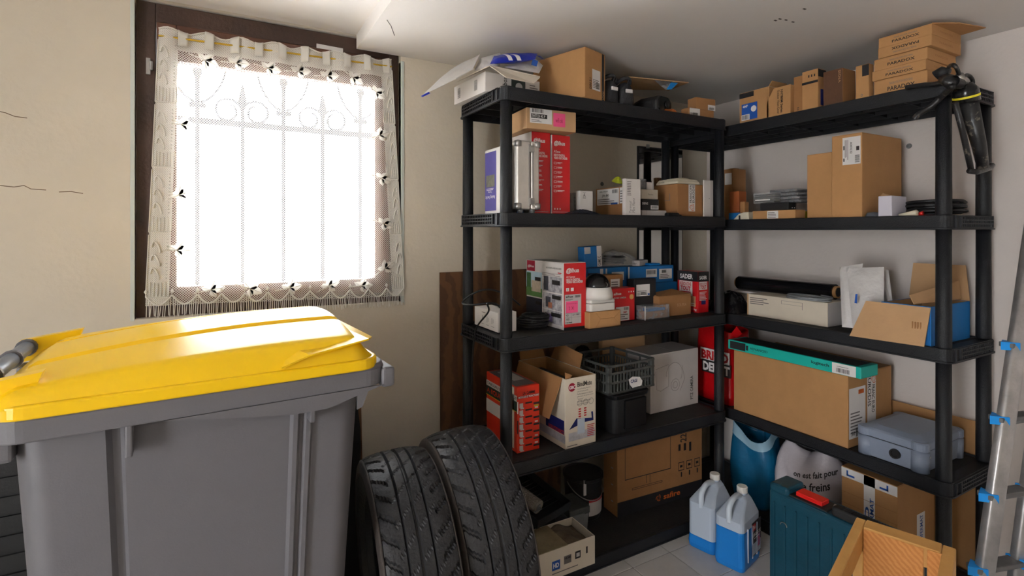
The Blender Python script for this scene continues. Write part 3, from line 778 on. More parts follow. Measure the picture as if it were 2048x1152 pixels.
flp = obj('open_flap', MB().add([ony(912, 157, 1.70)-c0, ony(946, 138, 1.70)-c0, ony(959, 109, 1.83)-c0, ony(957, 112, 1.86)-c0], [(0, 1, 2, 3)]), POLY, o, solid=.003)
o, c0 = mailer('plain white mailer lying under the blue striped bag', [ony(948, 148, 1.74), ony(1000, 137, 1.71), ony(1000, 112, 1.80), ony(962, 122, 1.86)], POLY, 5, .016)
o.location.z += .012
o, c0 = mailer('royal blue poly bag with white stripes on the mailer heap', [ony(980, 128, 1.68), ony(1070, 119, 1.69), ony(1075, 107, 1.73), ony(988, 112, 1.76)], NAVYBAG, 6, .03)
for k, px in enumerate((1000, 1017)):
    s_ = obj('white_stripe', MB().grid(lambda u, v: ony(px+8*u+14*v, 111+12*v, 1.70-.02*v)-c0+Vector((0, -.014-.008*math.sin(PI*v), .004*math.sin(PI*v))), 2, 8), INKW, o, solid=.0006)
o, c0 = mailer('white envelope with blue corner and stamp, beside the large brown carton', [ony(1008, 137, 1.70), ony(1078, 150, 1.70), ony(1086, 134, 1.72), ony(1068, 117, 1.79)], POLY, 8, .012)
o.location.z += .006
obj('stamp', MB().add([ony(1059, 141, 1.70)-c0+Vector((0, -.012, .012)), ony(1070, 144, 1.70)-c0+Vector((0, -.012, .012)), ony(1073, 133, 1.70)-c0+Vector((0, -.012, .012)), ony(1062, 130, 1.70)-c0+Vector((0, -.012, .012))], [(0, 1, 2, 3)]), BLUEP, o, solid=.0006)
obj('blue_corner', MB().add([ony(1069, 122, 1.70)-c0+Vector((0, -.012, .012)), ony(1086, 131, 1.70)-c0+Vector((0, -.012, .012)), ony(1077, 123, 1.72)-c0+Vector((0, -.012, .012))], [(0, 1, 2)]), NAVYBAG, o, solid=.0006)
# big carton
b = Box('cardboard_carton', 'large brown carton with a shipping label on the rack top, near the ceiling', 'box', (1170, 'z', 193.7), ZA[4]+.004, xr=1210.5, yt=94, d=.27, yaw=16.5, m=KRAFT)
b.decal('F', .82, 0, .93, 1, BLACKC, 'printed_strip'); b.text('F', 'VIGI', .84, .04, .92, .22, KRAFT3, rot=90, lv=3)
b.sticker('F', .34, .2, .74, .62, (.5, .08, .9, .4), 6); b.text('F', 'DIN 3.1', .2, .2, .3, .42, INK, rot=90)
b.flaps(KRAFT)
# black shoes
def shoe(label, px, yaw, seed):
    c = ony(px, 200, 1.655); M = Matrix.Translation(Vector((c.x, c.y, ZA[4]+.001))) @ Matrix.Rotation(math.radians(yaw), 4, 'Z')
    root = empty('shoe', M); tag(root, label, 'shoe', 'pair of black shoes on the top tier')
    rings = []
    for t, wd, h in ((0, .027, .08), (.02, .042, .104), (.07, .045, .098), (.12, .045, .08), (.18, .048, .06), (.24, .045, .046), (.275, .028, .034)):
        rings.append([(wd*math.cos(PI*q/10)*(1 if q not in (0, 10) else 1), t, .018+h*math.sin(PI*q/10)**.75) for q in range(11)]+[(-wd*.9, t, .012), (wd*.9, t, .012)])
    obj('upper', MB().loft(rings), SHOE, root, smooth=True, sub=1)
    obj('sole', MB().prism([(x*1.0, y) for x, y in ((-.03, 0), (.03, 0), (.04, .05), (.036, .12), (.05, .19), (.04, .27), (0, .288), (-.04, .27), (-.05, .19), (-.036, .12), (-.04, .05))], 0, .016), BLACKM, root, bevel=.004)
    obj('collar', MB().tube([(.03*math.cos(a), .055+.045*math.sin(a), .112-.018*math.sin(a)) for a in [2*PI*i/16 for i in range(17)]], .008, 8), SHOE, root, smooth=True)
    obj('heel_tag', MB().box(-.016, .016, -.004, .002, .066, .08), LABELW, root)
    obj('heel_loop', MB().tube([(-.008, .0, .1), (-.006, -.006, .115), (.006, -.006, .115), (.008, .0, .1)], .003, 6), BLACKM, root)
    for k in range(4): obj('lace', MB().tube([(-.025, .11+.022*k, .09-.011*k), (0, .112+.022*k, .101-.011*k), (.025, .11+.022*k, .09-.011*k)], .0035, 6), BLACKM, root)
    return root
shoe('black leather shoe beside the large brown carton, heel to the front', 1229, 4, 1)
shoe('black leather shoe beside the brown paper pouch, heel to the front', 1258, -4, 2)
# brown pouch, card lid, black camera, orange sachet
c = ony(1276, 215, 1.68)
o = obj('paper_pouch', pillow(.15, .16, .10, seed=4), BROWNBAG, smooth=True, M=Matrix.Translation(Vector((c.x+.03, 1.822, ZA[4]+.001)))); tag(o, 'slumped brown paper pouch beside the black shoes', 'pouch')
PZ = ZA[4]+.108
cd_ = obj('card_sheet', MB().add([ony(1252, 153, 1.70), ony(1377, 165, 1.70), ony(1377, 165, 1.70)+Vector((0, .12, -.006)), ony(1252, 153, 1.70)+Vector((.06, .14, -.012))], [(0, 1, 2, 3)]), KRAFT3, solid=.004); tag(cd_, 'pale card sheet balanced on the brown pouch', 'card sheet')
obj('blue_tape', MB().add([ony(1333, 179, 1.699), ony(1343, 179, 1.699), ony(1356, 166, 1.699), ony(1342, 165, 1.699)], [(0, 1, 2, 3)]), SKYBLUE, cd_, solid=.001)
obj('clear_film', MB().add([ony(1308, 160, 1.7), ony(1345, 164, 1.7), ony(1332, 180, 1.72), ony(1322, 172, 1.75)], [(0, 1, 2, 3)]), BLISTER, cd_, solid=.001)
c = ony(1318, 205, 1.66)
M = Matrix.Translation(Vector((c.x, c.y, ZA[4]+.001))) @ Matrix.Rotation(math.radians(12), 4, 'Z')
r_ = empty('bullet_camera', M); tag(r_, 'black bullet camera housing with a round lens, on the rack top', 'camera')
oc = lambda s_, y: [(s_*.058*x+.045, y, .042+s_*.042*zq) for x, zq in ((-1, -.5), (-.72, -1), (.72, -1), (1, -.5), (1, .45), (.6, 1), (-.6, 1), (-1, .45))]
obj('housing', MB().loft([oc(.9, 0), oc(1, .01), oc(1, .10), oc(.8, .14)]), BLACKM, r_, bevel=.004)
obj('face_plate', MB().loft([oc(.8, -.003), oc(.86, .002)]), BLACKG, r_)
obj('lens', MB().lathe([(0, .004), (.012, .004), (.014, 0), (.021, 0), (.022, .006), (0, .006)], 24, M=Matrix.Rotation(PI/2, 4, 'X'), c=(.062, -.002, .044)), BLACKG, r_, smooth=True)
o = obj('orange_sachet', pillow(.075, .06, .022, seed=9), mat('orange_film', S(206, 112, 48), .3, var=.3, scale=20, bump=.6, bscale=40), smooth=True, M=TR((ony(1335, 220, 1.635).x, 1.632, ZA[4]+.001))); tag(o, 'crumpled orange sachet lying in front of the black camera', 'sachet')
b = Box('small_carton', 'small brown carton with tilted label, under another one at the rack top', 'box', (1377, 'y', 1.65), ZA[4]+.001, xl=1362, xr=1428, yt=214.5, yaw=-3, m=KRAFT2)
b.sticker('F', .04, .02, .44, .98, (.3, .15, .8, .55), 4)
b2 = Box('small_carton', 'small brown carton with a white sticker, topmost at the rack corner', 'box', (1392, 'y', 1.66), b.top+.001, xl=1375, xr=1431, yt=195, yaw=-5, m=KRAFT2)
b2.sticker('F', .6, .0, .98, .5, (.2, .2, .85, .6), 3); b2.flaps(KRAFT2)

# ================================================================== second tier from the top
z = ZA[3]+.001
b = Box('tablet_case', 'thin white case with a purple label, half behind the rack post', 'case', (1012, 'y', 1.665), z, xl=969, yt=288, w=.02, m=WHITEP, bev=.006)
b.decal('S', .04, .06, .57, .95, PURPLE, 'purple_label')
b.decal('S', .1, .42, .5, .6, mat('kit_photo', S(110, 108, 90), .5, var=.4, scale=60), 'picture', lv=2)
b.text('S', 'Reading Test Kit', .08, .24, .52, .30, INKW, rot=180, lv=3); b.text('S', 'Testing', .2, .33, .38, .36, INKW, rot=180, lv=3)
b.lines('S', .12, .37, .48, .41, 2, INKW, lv=3)
b = Box('aluminium_case', 'silver aluminium flight case standing upright in front of the red cartons', 'case', (1034, 'y', 1.628), z+.016, xl=1012, xr=1079.5, yt=279, shape=False)
w, d, h = b.w, b.d, b.h
obj('shell', MB().box(0, w*.6, 0, d, 0, h).box(w*.625, w, 0, d, 0, h), ALU, b.o, bevel=.008, seg=3)
for x in (w*.5, w*.67): obj('edge_rail', MB().box(x, x+w*.05, -.003, d+.003, .012, h-.012), STEEL, b.o, bevel=.002)
for zc in (.03, h-.03): obj('latch', MB().box(w*.52, w*.72, -.009, 0, zc-.012, zc+.012), STEEL, b.o, bevel=.002)
for x in (0, w):
    for zc in (0, h):
        obj('corner_cap', MB().lathe([(.001, -.014), (.014, -.010), (.014, .010), (.001, .014)], 12, (abs(x-.008), .008, abs(zc-.012))), STEEL, b.o, smooth=True)
for x in (.25, .78): obj('foot', MB().lathe([(.008, -.016), (.011, -.004), (.011, .002)], 12, (w*x, .02, 0)), GREYP, b.o); obj('foot', MB().lathe([(.008, -.016), (.011, -.004), (.011, .002)], 12, (w*x, d-.02, 0)), GREYP, b.o)
def dvr(label, px, y, xl, xr, yt):
    b = Box('recorder_carton', label, 'box', (px, 'y', y), z, xl=xl, xr=xr, yt=yt, m=WHITEC, group='tall red recorder cartons')
    f = b.decal('F', .03, 0, .99, 1, REDC, 'red_panel')
    b.text('F', '@lhua', .12, .86, .72, .93, INKW, parent=f, shear=.25, bold=.03)
    b.text('F', 'AI Sense', .12, .78, .46, .81, INKW, parent=f); b.text('F', 'HDCVI DIGITAL', .12, .735, .72, .765, INKW, parent=f, bold=.03); b.text('F', 'VIDEO RECORDER', .12, .70, .85, .73, INKW, parent=f, bold=.03)
    rs = []
    for k in range(7):
        v = .65-k*.058; rs += [(.12, v-.012, .135, v+.012), (.25, v-.012, .265, v+.012), (.12, v+.01, .265, v+.013), (.12, v-.013, .265, v-.01), (.3, v+.004, .3+.25*random.uniform(.8, 1.6), v+.012), (.3, v-.008, .3+.2*random.uniform(.8, 1.5), v-.004)]
    rs += [(.14+.14*k, .07, .2+.14*k, .09) for k in range(3)]+[(.08, .04, .9, .044)]
    b.rects('F', rs, INKW, parent=f)
    b.decal('S', .35, .02, .9, .36, BLUEC, 'picture')
    return b
R1 = dvr('tall red and white recorder carton behind the aluminium case', 1062, 1.72, 1006, 1100.5, 262.5)
R2 = dvr('tall red recorder carton beside the other red one, farther from the aluminium case', 1103, 1.722, 1090, 1140, 269)
b = Box('flat_carton', 'flat brown carton with a pink note lying on the two red cartons', 'box', (1053.5, 'z', 256), max(R1.top, R2.top)+.001, xr=1152, yt=214, d=.2, yaw=-4, m=KRAFT3)
st = b.sticker('F', .06, .28, .5, .98, (.1, .72, .6, .98), 0); b.decal('F', .08, .52, .4, .72, INK, 'black_bar', st, 2); b.text('F', 'SWITCH 4G P', .09, .55, .36, .69, LABELW, parent=st, lv=3); b.lines('F', .09, .34, .3, .48, 2, INKG, st)
b.decal('F', .525, .2, .77, .86, PINK, 'sticky_note', lv=2, label='pink sticky note'); b.text('F', 'wifi ok', .57, .4, .72, .62, DARKRED, lv=3, bold=0)
pk = Box('blister_pack', 'clear grey blister pack beside the small white carton', 'packet', (1147, 'y', 1.80), z, xl=1136, xr=1160, yt=385, m=BLISTER); pk.lines('F', .1, .1, .9, .9, 5, INKG)
b = Box('white_carton', 'small white carton with a recycling mark right of the red cartons', 'box', (1160, 'y', 1.74), z, xl=1151, xr=1186, yt=381, m=WHITEC)
b.text('F', 'A', .22, .74, .42, .9, INKG, bold=0); b.rects('F', [(.2, .70, .44, .72), (.2, .92, .44, .93)], INKG)
b = Box('label_carton', 'brown carton with a wide address label behind the tall white carton', 'box', (1256, 'y', 1.70), z, xl=1191, yt=371, w=.045, yaw=0, m=KRAFT2)
st = b.sticker('S', .06, .42, .74, .96, (.7, .7, .95, .92), 0); b.text('S', 'JABLOTRON', .14, .84, .4, .9, INK, parent=st); b.text('S', 'JA-80', .22, .68, .44, .78, INK, parent=st); b.lines('S', .08, .46, .6, .66, 3, INKG, st); b.decal('S', .5, .42, .7, .48, BLUEP, 'blue_bar', st, 2)
b.sticker('S', .76, .44, .97, .96, None, 5)
b = Box('white_carton', 'tall narrow white carton with handwriting at the shelf edge', 'box', (1251, 'y', 1.632), z, xl=1244, xr=1281.5, yt=356.5, m=WHITEC)
b.lines('F', .1, .55, .38, .95, 9, INKG); b.text('F', 'Terminal', .22, .08, .38, .4, INK, rot=90, bold=-.01, shear=.3); b.text('F', 'Mini Nano', .42, .08, .6, .48, INK, rot=90, bold=-.01, shear=.3)
o = tag(obj('sachet', pillow(.03, .05, .02, seed=2), mat('lime_film', S(168, 176, 40), .4, var=.2), smooth=True, M=Matrix.Translation(Vector((ony(1236, 360, 1.74).x, 1.74, z+.141))) @ Matrix.Rotation(.3, 4, 'X')), 'lime yellow sachet on the brown label carton, behind the tall white one', 'sachet')
s1 = Box('white_carton', 'low white carton at the bottom of the small stack', 'box', (1284, 'y', 1.675), z, w=None, xr=1333, d=.10, yt=420, m=GREYC, group='small boxes stacked beside the tall white carton'); s1.seams('F', INKG, us=(.18,))
s2 = Box('black_carton', 'black carton with a barcode sticker in the small stack', 'box', (1284, 'y', 1.69), s1.top+.001, xr=1318, d=.09, yt=398, m=BLACKC, group='small boxes stacked beside the tall white carton')
s2.sticker('F', .5, .08, .96, .45, (.12, .2, .88, .85)); s2.text('F', 'SIENS', .0, .5, .34, .72, INKW)
s3 = Box('beige_carton', 'beige carton on the black carton in the small stack', 'box', (1283, 'y', 1.69), s2.top+.001, xr=1316, d=.09, yt=378, m=mat('beige_card', S(186, 176, 160), .6, var=.05), group='small boxes stacked beside the tall white carton'); s3.text('F', 'Paradox', .4, .4, .7, .56, INKG)
s4 = Box('clear_box', 'clear plastic box on top of the small stack', 'box', (1282, 'y', 1.70), s3.top+.001, xr=1293, d=.06, yt=357, m=BLISTER, group='small boxes stacked beside the tall white carton'); s4.lines('F', .1, .1, .9, .8, 4, INKG, vert=True)
s5 = Box('white_carton', 'tiny white carton on top of the small stack, nearest the mirror', 'box', (1294, 'y', 1.71), s3.top+.001, xr=1305, d=.05, yt=364, m=WHITEC, group='small boxes stacked beside the tall white carton')
b = Box('parts_carton', 'brown carton with orange swirl tape under a cream plastic lid', 'box', (1355, 'y', 1.665), z, xl=1308, xr=1406, yt=367, yaw=1, m=KRAFT2)
t_ = b.decal('F', .42, .18, .68, 1, LABELW, 'printed_tape'); b.text('F', 'FRANCOFA', .46, .44, .54, .98, INK, rot=90, parent=t_); b.text('F', 'EURODIS', .57, .44, .65, .98, INK, rot=90, parent=t_)
def swirl(B, face, u, v, r, m, parent, lv=3):
    o_, U, V, W_, H_ = B.frame(face, .0006*lv); c_ = o_+U*(u*W_)+V*(v*H_); mb = MB()
    for s_ in range(3):
        vs = []
        for i in range(13):
            a = s_*2.1+i/12*3.4; ra = r*(.28+.72*i/12)
            vs += [c_+U*(ra*math.cos(a))+V*(ra*math.sin(a)), c_+U*(ra*.8*math.cos(a))+V*(ra*.8*math.sin(a))]
        mb.add(vs, [(2*i, 2*i+1, 2*i+3, 2*i+2) for i in range(12)])
    return obj('swirl_logo', mb, m, parent)
swirl(b, 'F', .55, .3, b.w*.105, ORANGE2, t_)
b.rects('S', [(.45, .5, .7, .515), (.68, .5, .7, .72)], INKG, 'fold_seam')
tr = Box('plastic_tray', 'cream plastic lid lying on the carton with swirl tape', 'plastic lid', (1355, 'y', 1.662), b.top+.001, xl=1311, xr=1401, yt=356, yaw=1, shape=False)
w, d, h = tr.w, tr.d, tr.h
obj('base_shell', MB().frustum((0, w, 0, d), (.004, w-.004, .004, d-.004), 0, h*.55), CREAMP, tr.o, bevel=.003)
obj('top_shell', MB().frustum((.004, w-.004, .004, d-.004), (.012, w-.012, .012, d-.012), h*.57, h), CREAMP, tr.o, bevel=.003)
obj('raised_pad', MB().frustum((w*.25, w*.62, .01, d-.01), (w*.3, w*.58, .02, d-.03), h, h+.006), CREAMP, tr.o, bevel=.002)
tr.text('S', 'CE', .3, .3, .42, .6, INKG)
b = Box('white_panel_box', 'thin white box standing on edge beside the right rack post', 'box', (1408, 'y', 1.655), z, xl=1405.5, xr=1426, yt=360, m=WHITEC, yaw=0); b.rects('F', [(.52, .5, .6, .515)], INK)
b.decal('F', .7, 0, 1, 1, GREYC, 'grey_edge')
o = tag(obj('antistatic_bag', pillow(.17, .05, .011, seed=12), mat('antistatic_film', S(44, 48, 58), .25, var=.3, bump=.5, bscale=40), smooth=True, M=TR((ony(1137, 425, 1.65).x, 1.65, z))), 'dark antistatic bag lying in front of the small white carton', 'bag')
o = tag(obj('paper_sheet', MB().grid(lambda u, v: (u*.16, v*.06, .001+.003*math.sin(u*5)), 8, 3), GREYC, solid=.0006, M=TR((ony(1152, 430, 1.632).x, 1.628, z-.001))), 'white paper sheet at the shelf edge under the dark antistatic bag', 'paper')
ad = Box('power_adapter', 'small black power adapter in front of the carton with swirl tape', 'adapter', (1337, 'y', 1.632), z, xr=1360, d=.026, yt=425, m=BLACKM, bev=.006)
ad.o['label'] = 'small black power adapter in front of the carton with swirl tape'
obj('cord', MB().tube([(ad.w, .015, .01), (ad.w+.02, .012, .006), (ad.w+.03, .02, .004)], .003, 6), CABLE, ad.o)
# mirror on the wall
mr = Box('wall_mirror', 'narrow mirror hung on the wall behind the rack corner', 'mirror', (1.95, 'p', YB-.013), 1.02, w=.335, d=.012, h=.77, m=BLACKM, bev=.001)
mr.decal('F', .015, .01, .985, .99, MIRRORM, 'glass'); obj('clip', MB().box(mr.w*.2-.01, mr.w*.2+.01, -.006, 0, mr.h-.008, mr.h+.012), STEEL, mr.o)
hb = obj('hardboard_panel', MB().box(0, .62, 0, .008, 0, 1.15), HARDB, M=Matrix.Translation(Vector((ony(882, 600, 2.09).x, 2.088, .001))) @ Matrix.Rotation(-.012, 4, 'X'), bevel=.001)
tag(hb, 'brown hardboard panel leaning on the wall behind the rack', 'panel')
# ================================================================== third tier (rack by the window wall)
z = ZA[2]+.001
b = Box('white_carton', 'pale white carton with line drawings on the left end of the rack, under a cable', 'box', (996, 'z', 666), TA[2]+.001, xl=949, yt=626, w=.08, m=WHITEC)
b.rects('S', [(.36+.2*k, .35, .36+.2*k+.015, .65) for k in range(3)]+[(.41+.2*k, .4, .41+.2*k+.012, .6) for k in range(3)]+[(.34, .8, .5, .83), (.3, .2, .42, .22), (.52, .2, .64, .22), (.74, .2, .86, .22)], INKG)
WBX = b
cc = ony(1064, 650, 1.76)
mb = cable_coil((cc.x, 1.75, z), .057, 7, .004, 2, .012, .8)
mb2 = cable_coil((cc.x+.002, 1.74, z+.028), .05, 5, .004, 5, .010, .9)
cb = obj('cable_coil', mb, CABLE, smooth=True); tag(cb, 'heap of black cable between the white carton and recorder box', 'cable')
obj('upper_loop', mb2, CABLE, cb, smooth=True)
tl = [ony(1040, 610, 1.75), ony(1010, 588, 1.74), ony(975, 579, 1.74), ony(945, 588, 1.76), ony(925, 605, 1.80), ony(940, 610, 1.74), ony(985, 606, 1.70), ony(1000, 615, 1.72)]
tl2 = [ony(1000, 612, 1.70), ony(975, 606, 1.68), ony(957, 625, 1.70), ony(947, 655, 1.80), ony(944, 690, 1.83), ony(950, 730, 1.84), ony(951, 790, 1.85), ony(951, 850, 1.86)]
def smoothpath(P, n=6):
    out = []
    for i in range(len(P)-1):
        p0, p1, p2, p3 = P[max(i-1, 0)], P[i], P[i+1], P[min(i+2, len(P)-1)]
        for k in range(n):
            t = k/n; out.append(.5*((2*p1)+(p2-p0)*t+(2*p0-5*p1+4*p2-p3)*t*t+(3*p1-p0-3*p2+p3)*t**3))
    return out+[P[-1]]
tl2[2].x = tl2[3].x = tl2[4].x = .846; tl2[5].x = tl2[6].x = tl2[7].x = .845
obj('hanging_end', MB().tube(smoothpath(tl), .0035, 6), CABLE, cb, smooth=True); obj('hanging_end', MB().tube(smoothpath(tl2), .0035, 6), CABLE, cb, smooth=True)
# recorder carton with photographs
b = Box('recorder_carton', 'white and red recorder carton with photos and a pink note, third tier', 'box', (1127.5, 'z', 661), z, xl=1053, xr=1171.5, yt=527, m=WHITEC)
f = b.decal('F', .0, .04, 1, 1, REDC, 'red_panel'); b.decal('F', 0, 0, 1, .04, BLACKC, 'black_base')
b.text('F', '@lhua', .1, .84, .68, .93, INKW, parent=f, shear=.25, bold=.03)
b.text('F', 'AI Sense', .1, .78, .5, .81, INKW, parent=f); b.text('F', 'HDCVI DIGITAL', .1, .735, .74, .77, INKW, parent=f, bold=.03); b.text('F', 'VIDEO RECORDER', .1, .70, .86, .735, INKW, parent=f, bold=.03)
b.rects('F', [(.1, .58, .23, .63), (.31, .58, .44, .63)], INKW, parent=f); b.text('F', 'X', .135, .59, .19, .62, INK, lv=3, parent=f)
lb = b.decal('F', .04, .09, .78, .53, GREYC, 'spec_label', f, 2)
b.text('F', 'alhua', .08, .485, .4, .515, INK, parent=lb, lv=3, shear=.25, bold=.03); b.barcode('F', .5, .48, .74, .515, 10, parent=lb, lv=3)
b.rects('F', [(.06, .245, .76, .248), (.06, .185, .76, .188), (.32, .13, .33, .245), (.06, .455, .4, .462), (.06, .44, .3, .446)], INKG, parent=lb, lv=3)
b.text('F', '4CH', .09, .205, .2, .235, INK, parent=lb, lv=3); b.text('F', 'up to 1080P', .38, .205, .7, .235, INK, parent=lb, lv=3); b.text('F', '1HDD', .09, .145, .24, .175, INK, parent=lb, lv=3); b.text('F', 'HDMI', .06, .1, .36, .12, INK, parent=lb, lv=3, bold=.03)
b.decal('F', .08, .255, .62, .43, PINK, 'sticky_note', f, 4, 'pink sticky note'); b.text('F', 'demontage', .11, .385, .58, .405, DARKRED, lv=6, bold=-.01, parent=f); b.text('F', '2 X', .2, .30, .42, .35, DARKRED, lv=6, bold=-.01, parent=f)
b.decal('S', .02, .83, .25, 1, DARKRED, 'logo_square'); b.text('S', '@lhua', .045, .88, .225, .93, INKW, shear=.25, lv=2, bold=.03)
b.decal('S', .0, .42, .45, .82, PHOTO3, 'photograph'); b.decal('S', .0, .42, .45, .56, mat('photo_lawn', S(96, 136, 72), .5, var=.2, scale=20), 'photograph', lv=2); b.decal('S', .16, .5, .42, .68, mat('photo_house', S(196, 178, 158), .5, var=.3, scale=30), 'photograph', lv=3)
b.decal('S', .02, .56, .14, .8, mat('photo_tree', S(70, 110, 66), .5, var=.4, scale=40), 'photograph', lv=3)
b.decal('S', .47, .54, .96, .78, PHOTO2, 'photograph'); b.decal('S', .5, .56, .62, .78, mat('photo_dark', S(66, 66, 76), .5, var=.3, scale=30), 'photograph', lv=2)
b.decal('S', .47, .27, .96, .52, PHOTO2, 'photograph'); b.decal('S', .55, .3, .68, .46, mat('photo_dark', S(66, 66, 76), .5), 'photograph', lv=2); b.decal('S', .62, .29, .72, .38, mat('photo_brown', S(150, 92, 66), .5, var=.2), 'photograph', lv=3)
b.decal('S', .47, .06, .96, .26, PHOTO2, 'photograph'); b.decal('S', .62, .08, .72, .2, mat('photo_violet', S(140, 124, 190), .5, var=.2), 'photograph', lv=2)
b.decal('S', .0, .0, .45, .4, mat('photo_blackpanel', S(40, 44, 56), .4, var=.2), 'photograph'); b.rects('S', [(.26, .68, .42, .74), (.72, .66, .92, .73), (.72, .44, .94, .5), (.7, .17, .94, .23), (.28, .3, .43, .35)], INK, lv=4)
b.text('S', 'HDCVI DIGITAL VIDEO RECORDER', .56, .9, .95, .925, INK); b.rects('S', [(.86, .84, .95, .855)], REDP); b.lines('S', .45, .79, .95, .84, 3, INKG)
b.flaps(WHITEC, 'x')
# small carton with dome camera
b = Box('small_carton', 'small brown envelope-folded carton carrying the white dome camera', 'box', (1179, 'y', 1.628), z, xr=1241.5, yt=625.5, d=.085, m=KRAFT, yaw=2)
for (u0, v0, u1, v1) in ((.2, .04, .34, .55), (.34, .55, .78, .55), (.78, .55, .96, .05), (.2, .95, .34, .55), (.78, .55, .97, .9)):
    p, q = b.pt('F', u0, v0, .0006), b.pt('F', u1, v1, .0006); obj('fold_seam', MB().tube([p, q], .0006, 4), KRAFT2, b.o)
SCZ = b.top
cb_ = Box('dome_camera', 'white dome security camera with tinted dome on a small brown carton', 'security camera', (1181, 'y', b.C.y+.006), SCZ+.001, xr=1232, d=.072, h=.1, shape=False, yaw=2)
w = cb_.w; Rr = w/2
bs = [[(x, y+.0, zz) for x, y in rrect(0, w, 0, .072, .012)] for zz in (0, .030)]; obj('base', MB().loft(bs), WHITEP, cb_.o, bevel=.002)
obj('base_lid', MB().loft([[(x, y, zz) for x, y in rrect(e, w-e, e, .072-e, .012)] for zz, e in ((.032, 0), (.042, .001), (.047, .006))]), WHITEP, cb_.o, bevel=.002)
obj('collar', MB().lathe([(Rr*.97, .046), (Rr*.98, .066), (Rr*.9, .086), (Rr*.84, .094), (Rr*.6, .095)], 36, (w*.46, .036, 0)), WHITEP, cb_.o, smooth=True)
obj('tinted_dome', MB().lathe([(Rr*.82, .092)]+[(Rr*.82*math.cos(a), .092+Rr*.85*math.sin(a)) for a in [PI/2*i/10 for i in range(1, 10)]]+[(.0005, .092+Rr*.85)], 36, (w*.46, .036, 0)), BLACKG, cb_.o, smooth=True)
obj('camera_eye', MB().lathe([(0, 0), (.008, 0), (.009, .004), (.0, .004)], 16, M=Matrix.Rotation(PI/2.4, 4, 'X'), c=(w*.5, .036-Rr*.72, .105)), STEEL, cb_.o)
# red camera carton
b = Box('camera_carton', 'red camera carton with a gold seal behind the dome camera', 'box', (1222, 'z', 645), z, xr=1269.5, d=.055, yt=578, m=REDC)
b.text('F', 'alhua', .1, .8, .42, .88, INKW, shear=.25, bold=.03); b.text('F', 'DOME CAMERA', .12, .69, .62, .74, INKW); b.rects('F', [(.72+.1*k, .86, .76+.1*k, .9) for k in range(3)], INKW)
obj('gold_seal', MB().lathe([(0, 0), (.0115, 0), (.0115, .0008), (0, .0008)], 24, M=Matrix.Rotation(PI/2, 4, 'X'), c=(b.w*.86, 0, b.h*.72)), mat('gold_sticker', S(206, 158, 88), .4, var=.1), b.o)
st = b.sticker('F', .2, .02, .76, .44, (.6, .75, .95, .95), 3); b.text('F', '5MP', .5, .24, .66, .3, REDP, parent=st)
b = Box('label_carton', 'brown carton with white label behind the red camera carton', 'box', (1200, 'y', 1.80), z, xr=1246, d=.055, yt=551, m=KRAFT2); b.sticker('F', .45, .62, .85, .9, None, 4)
b = Box('black_carton', 'black carton with a white label right of the red camera carton', 'box', (1269, 'y', 1.735), z, xl=1254, xr=1312, yt=559, m=BLACKC); st = b.sticker('F', .08, .56, .7, .86, (.35, .1, .75, .35), 3); b.decal('F', .6, .57, .69, .62, BLUEP, 'blue_bar', st, 2)
BK = b
bl0 = Box('blue_carton', 'lower blue carton of the pile behind the black carton', 'box', (1262, 'y', 1.865), z, xr=1354, d=.12, yt=569, m=BLUEC, group='blue cartons on the third tier')
bl1 = Box('blue_carton', 'upper blue carton with two white labels behind the black carton', 'box', (1256, 'y', 1.865), bl0.top+.001, xr=1347, d=.12, yt=534, m=BLUEC, group='blue cartons on the third tier')
bl1.sticker('F', .38, .35, .62, .82, (.08, .35, .92, .85)); bl1.sticker('F', .67, .2, .96, .8, (.2, .6, .55, .9), 3); bl1.decal('F', 0, 0, .03, 1, WHITEC, 'white_edge')
bl2 = Box('blue_carton', 'blue carton with white patches behind the dome camera', 'box', (1176, 'y', 1.87), z, xr=1253.5, d=.115, yt=537, m=BLUEC, group='blue cartons on the third tier')
bl2.sticker('F', .6, .72, .92, .9, (.2, .3, .6, .8), 0); bl2.decal('F', .3, .85, .38, .98, WHITEC, 'white_patch'); bl2.decal('F', .44, .8, .48, .98, WHITEC, 'white_patch'); bl2.decal('F', 0, .8, .25, .9, BLACKC, 'dark_patch')
bl3 = Box('blue_carton', 'upright blue and white carton tilted on top of the blue pile', 'box', (1170, 'y', 1.875), bl2.top+.002, xr=1204, d=.05, yt=494, m=BLUEC, group='blue cartons on the third tier')
bl3.decal('F', .72, .0, 1, 1, WHITEC, 'white_side'); bl3.text('F', 'CAME C', .76, .05, .94, .5, INK, rot=90, lv=2); bl3.decal('F', .0, .66, .36, .98, GREYC, 'white_patch')
bl3.o.matrix_world = bl3.M @ Matrix.Rotation(math.radians(-3), 4, 'Y')
c = ony(1206, 530, 1.885)
ob = obj('cable_bag', pillow(.24, .1, .06, seed=15, amp=.012), CLEAR, smooth=True, M=TR((c.x, 1.885, max(bl1.top, bl2.top)+.001))); tag(ob, 'clear plastic bag of black cables on the blue cartons', 'bag')
obj('cable', cable_coil((.11, .05, .006), .055, 6, .005, 3, .012, .55), CABLE, ob, smooth=True)
sw = Box('tiny_carton', 'tiny white carton in front of the cable bag on the blue pile', 'box', (1279, 'y', 1.87), bl1.top+.001, xl=1264, xr=1296, yt=521, m=GREYC, yaw=25); sw.lines('S', .1, .4, .8, .6, 1, INKG)
Box('blue_pouch', 'small flat light blue pouch at the right end of the blue pile', 'pouch', (1300, 'y', 1.868), bl1.top+.001, xr=1321, d=.05, yt=527, m=SKYBLUE, bev=.004)
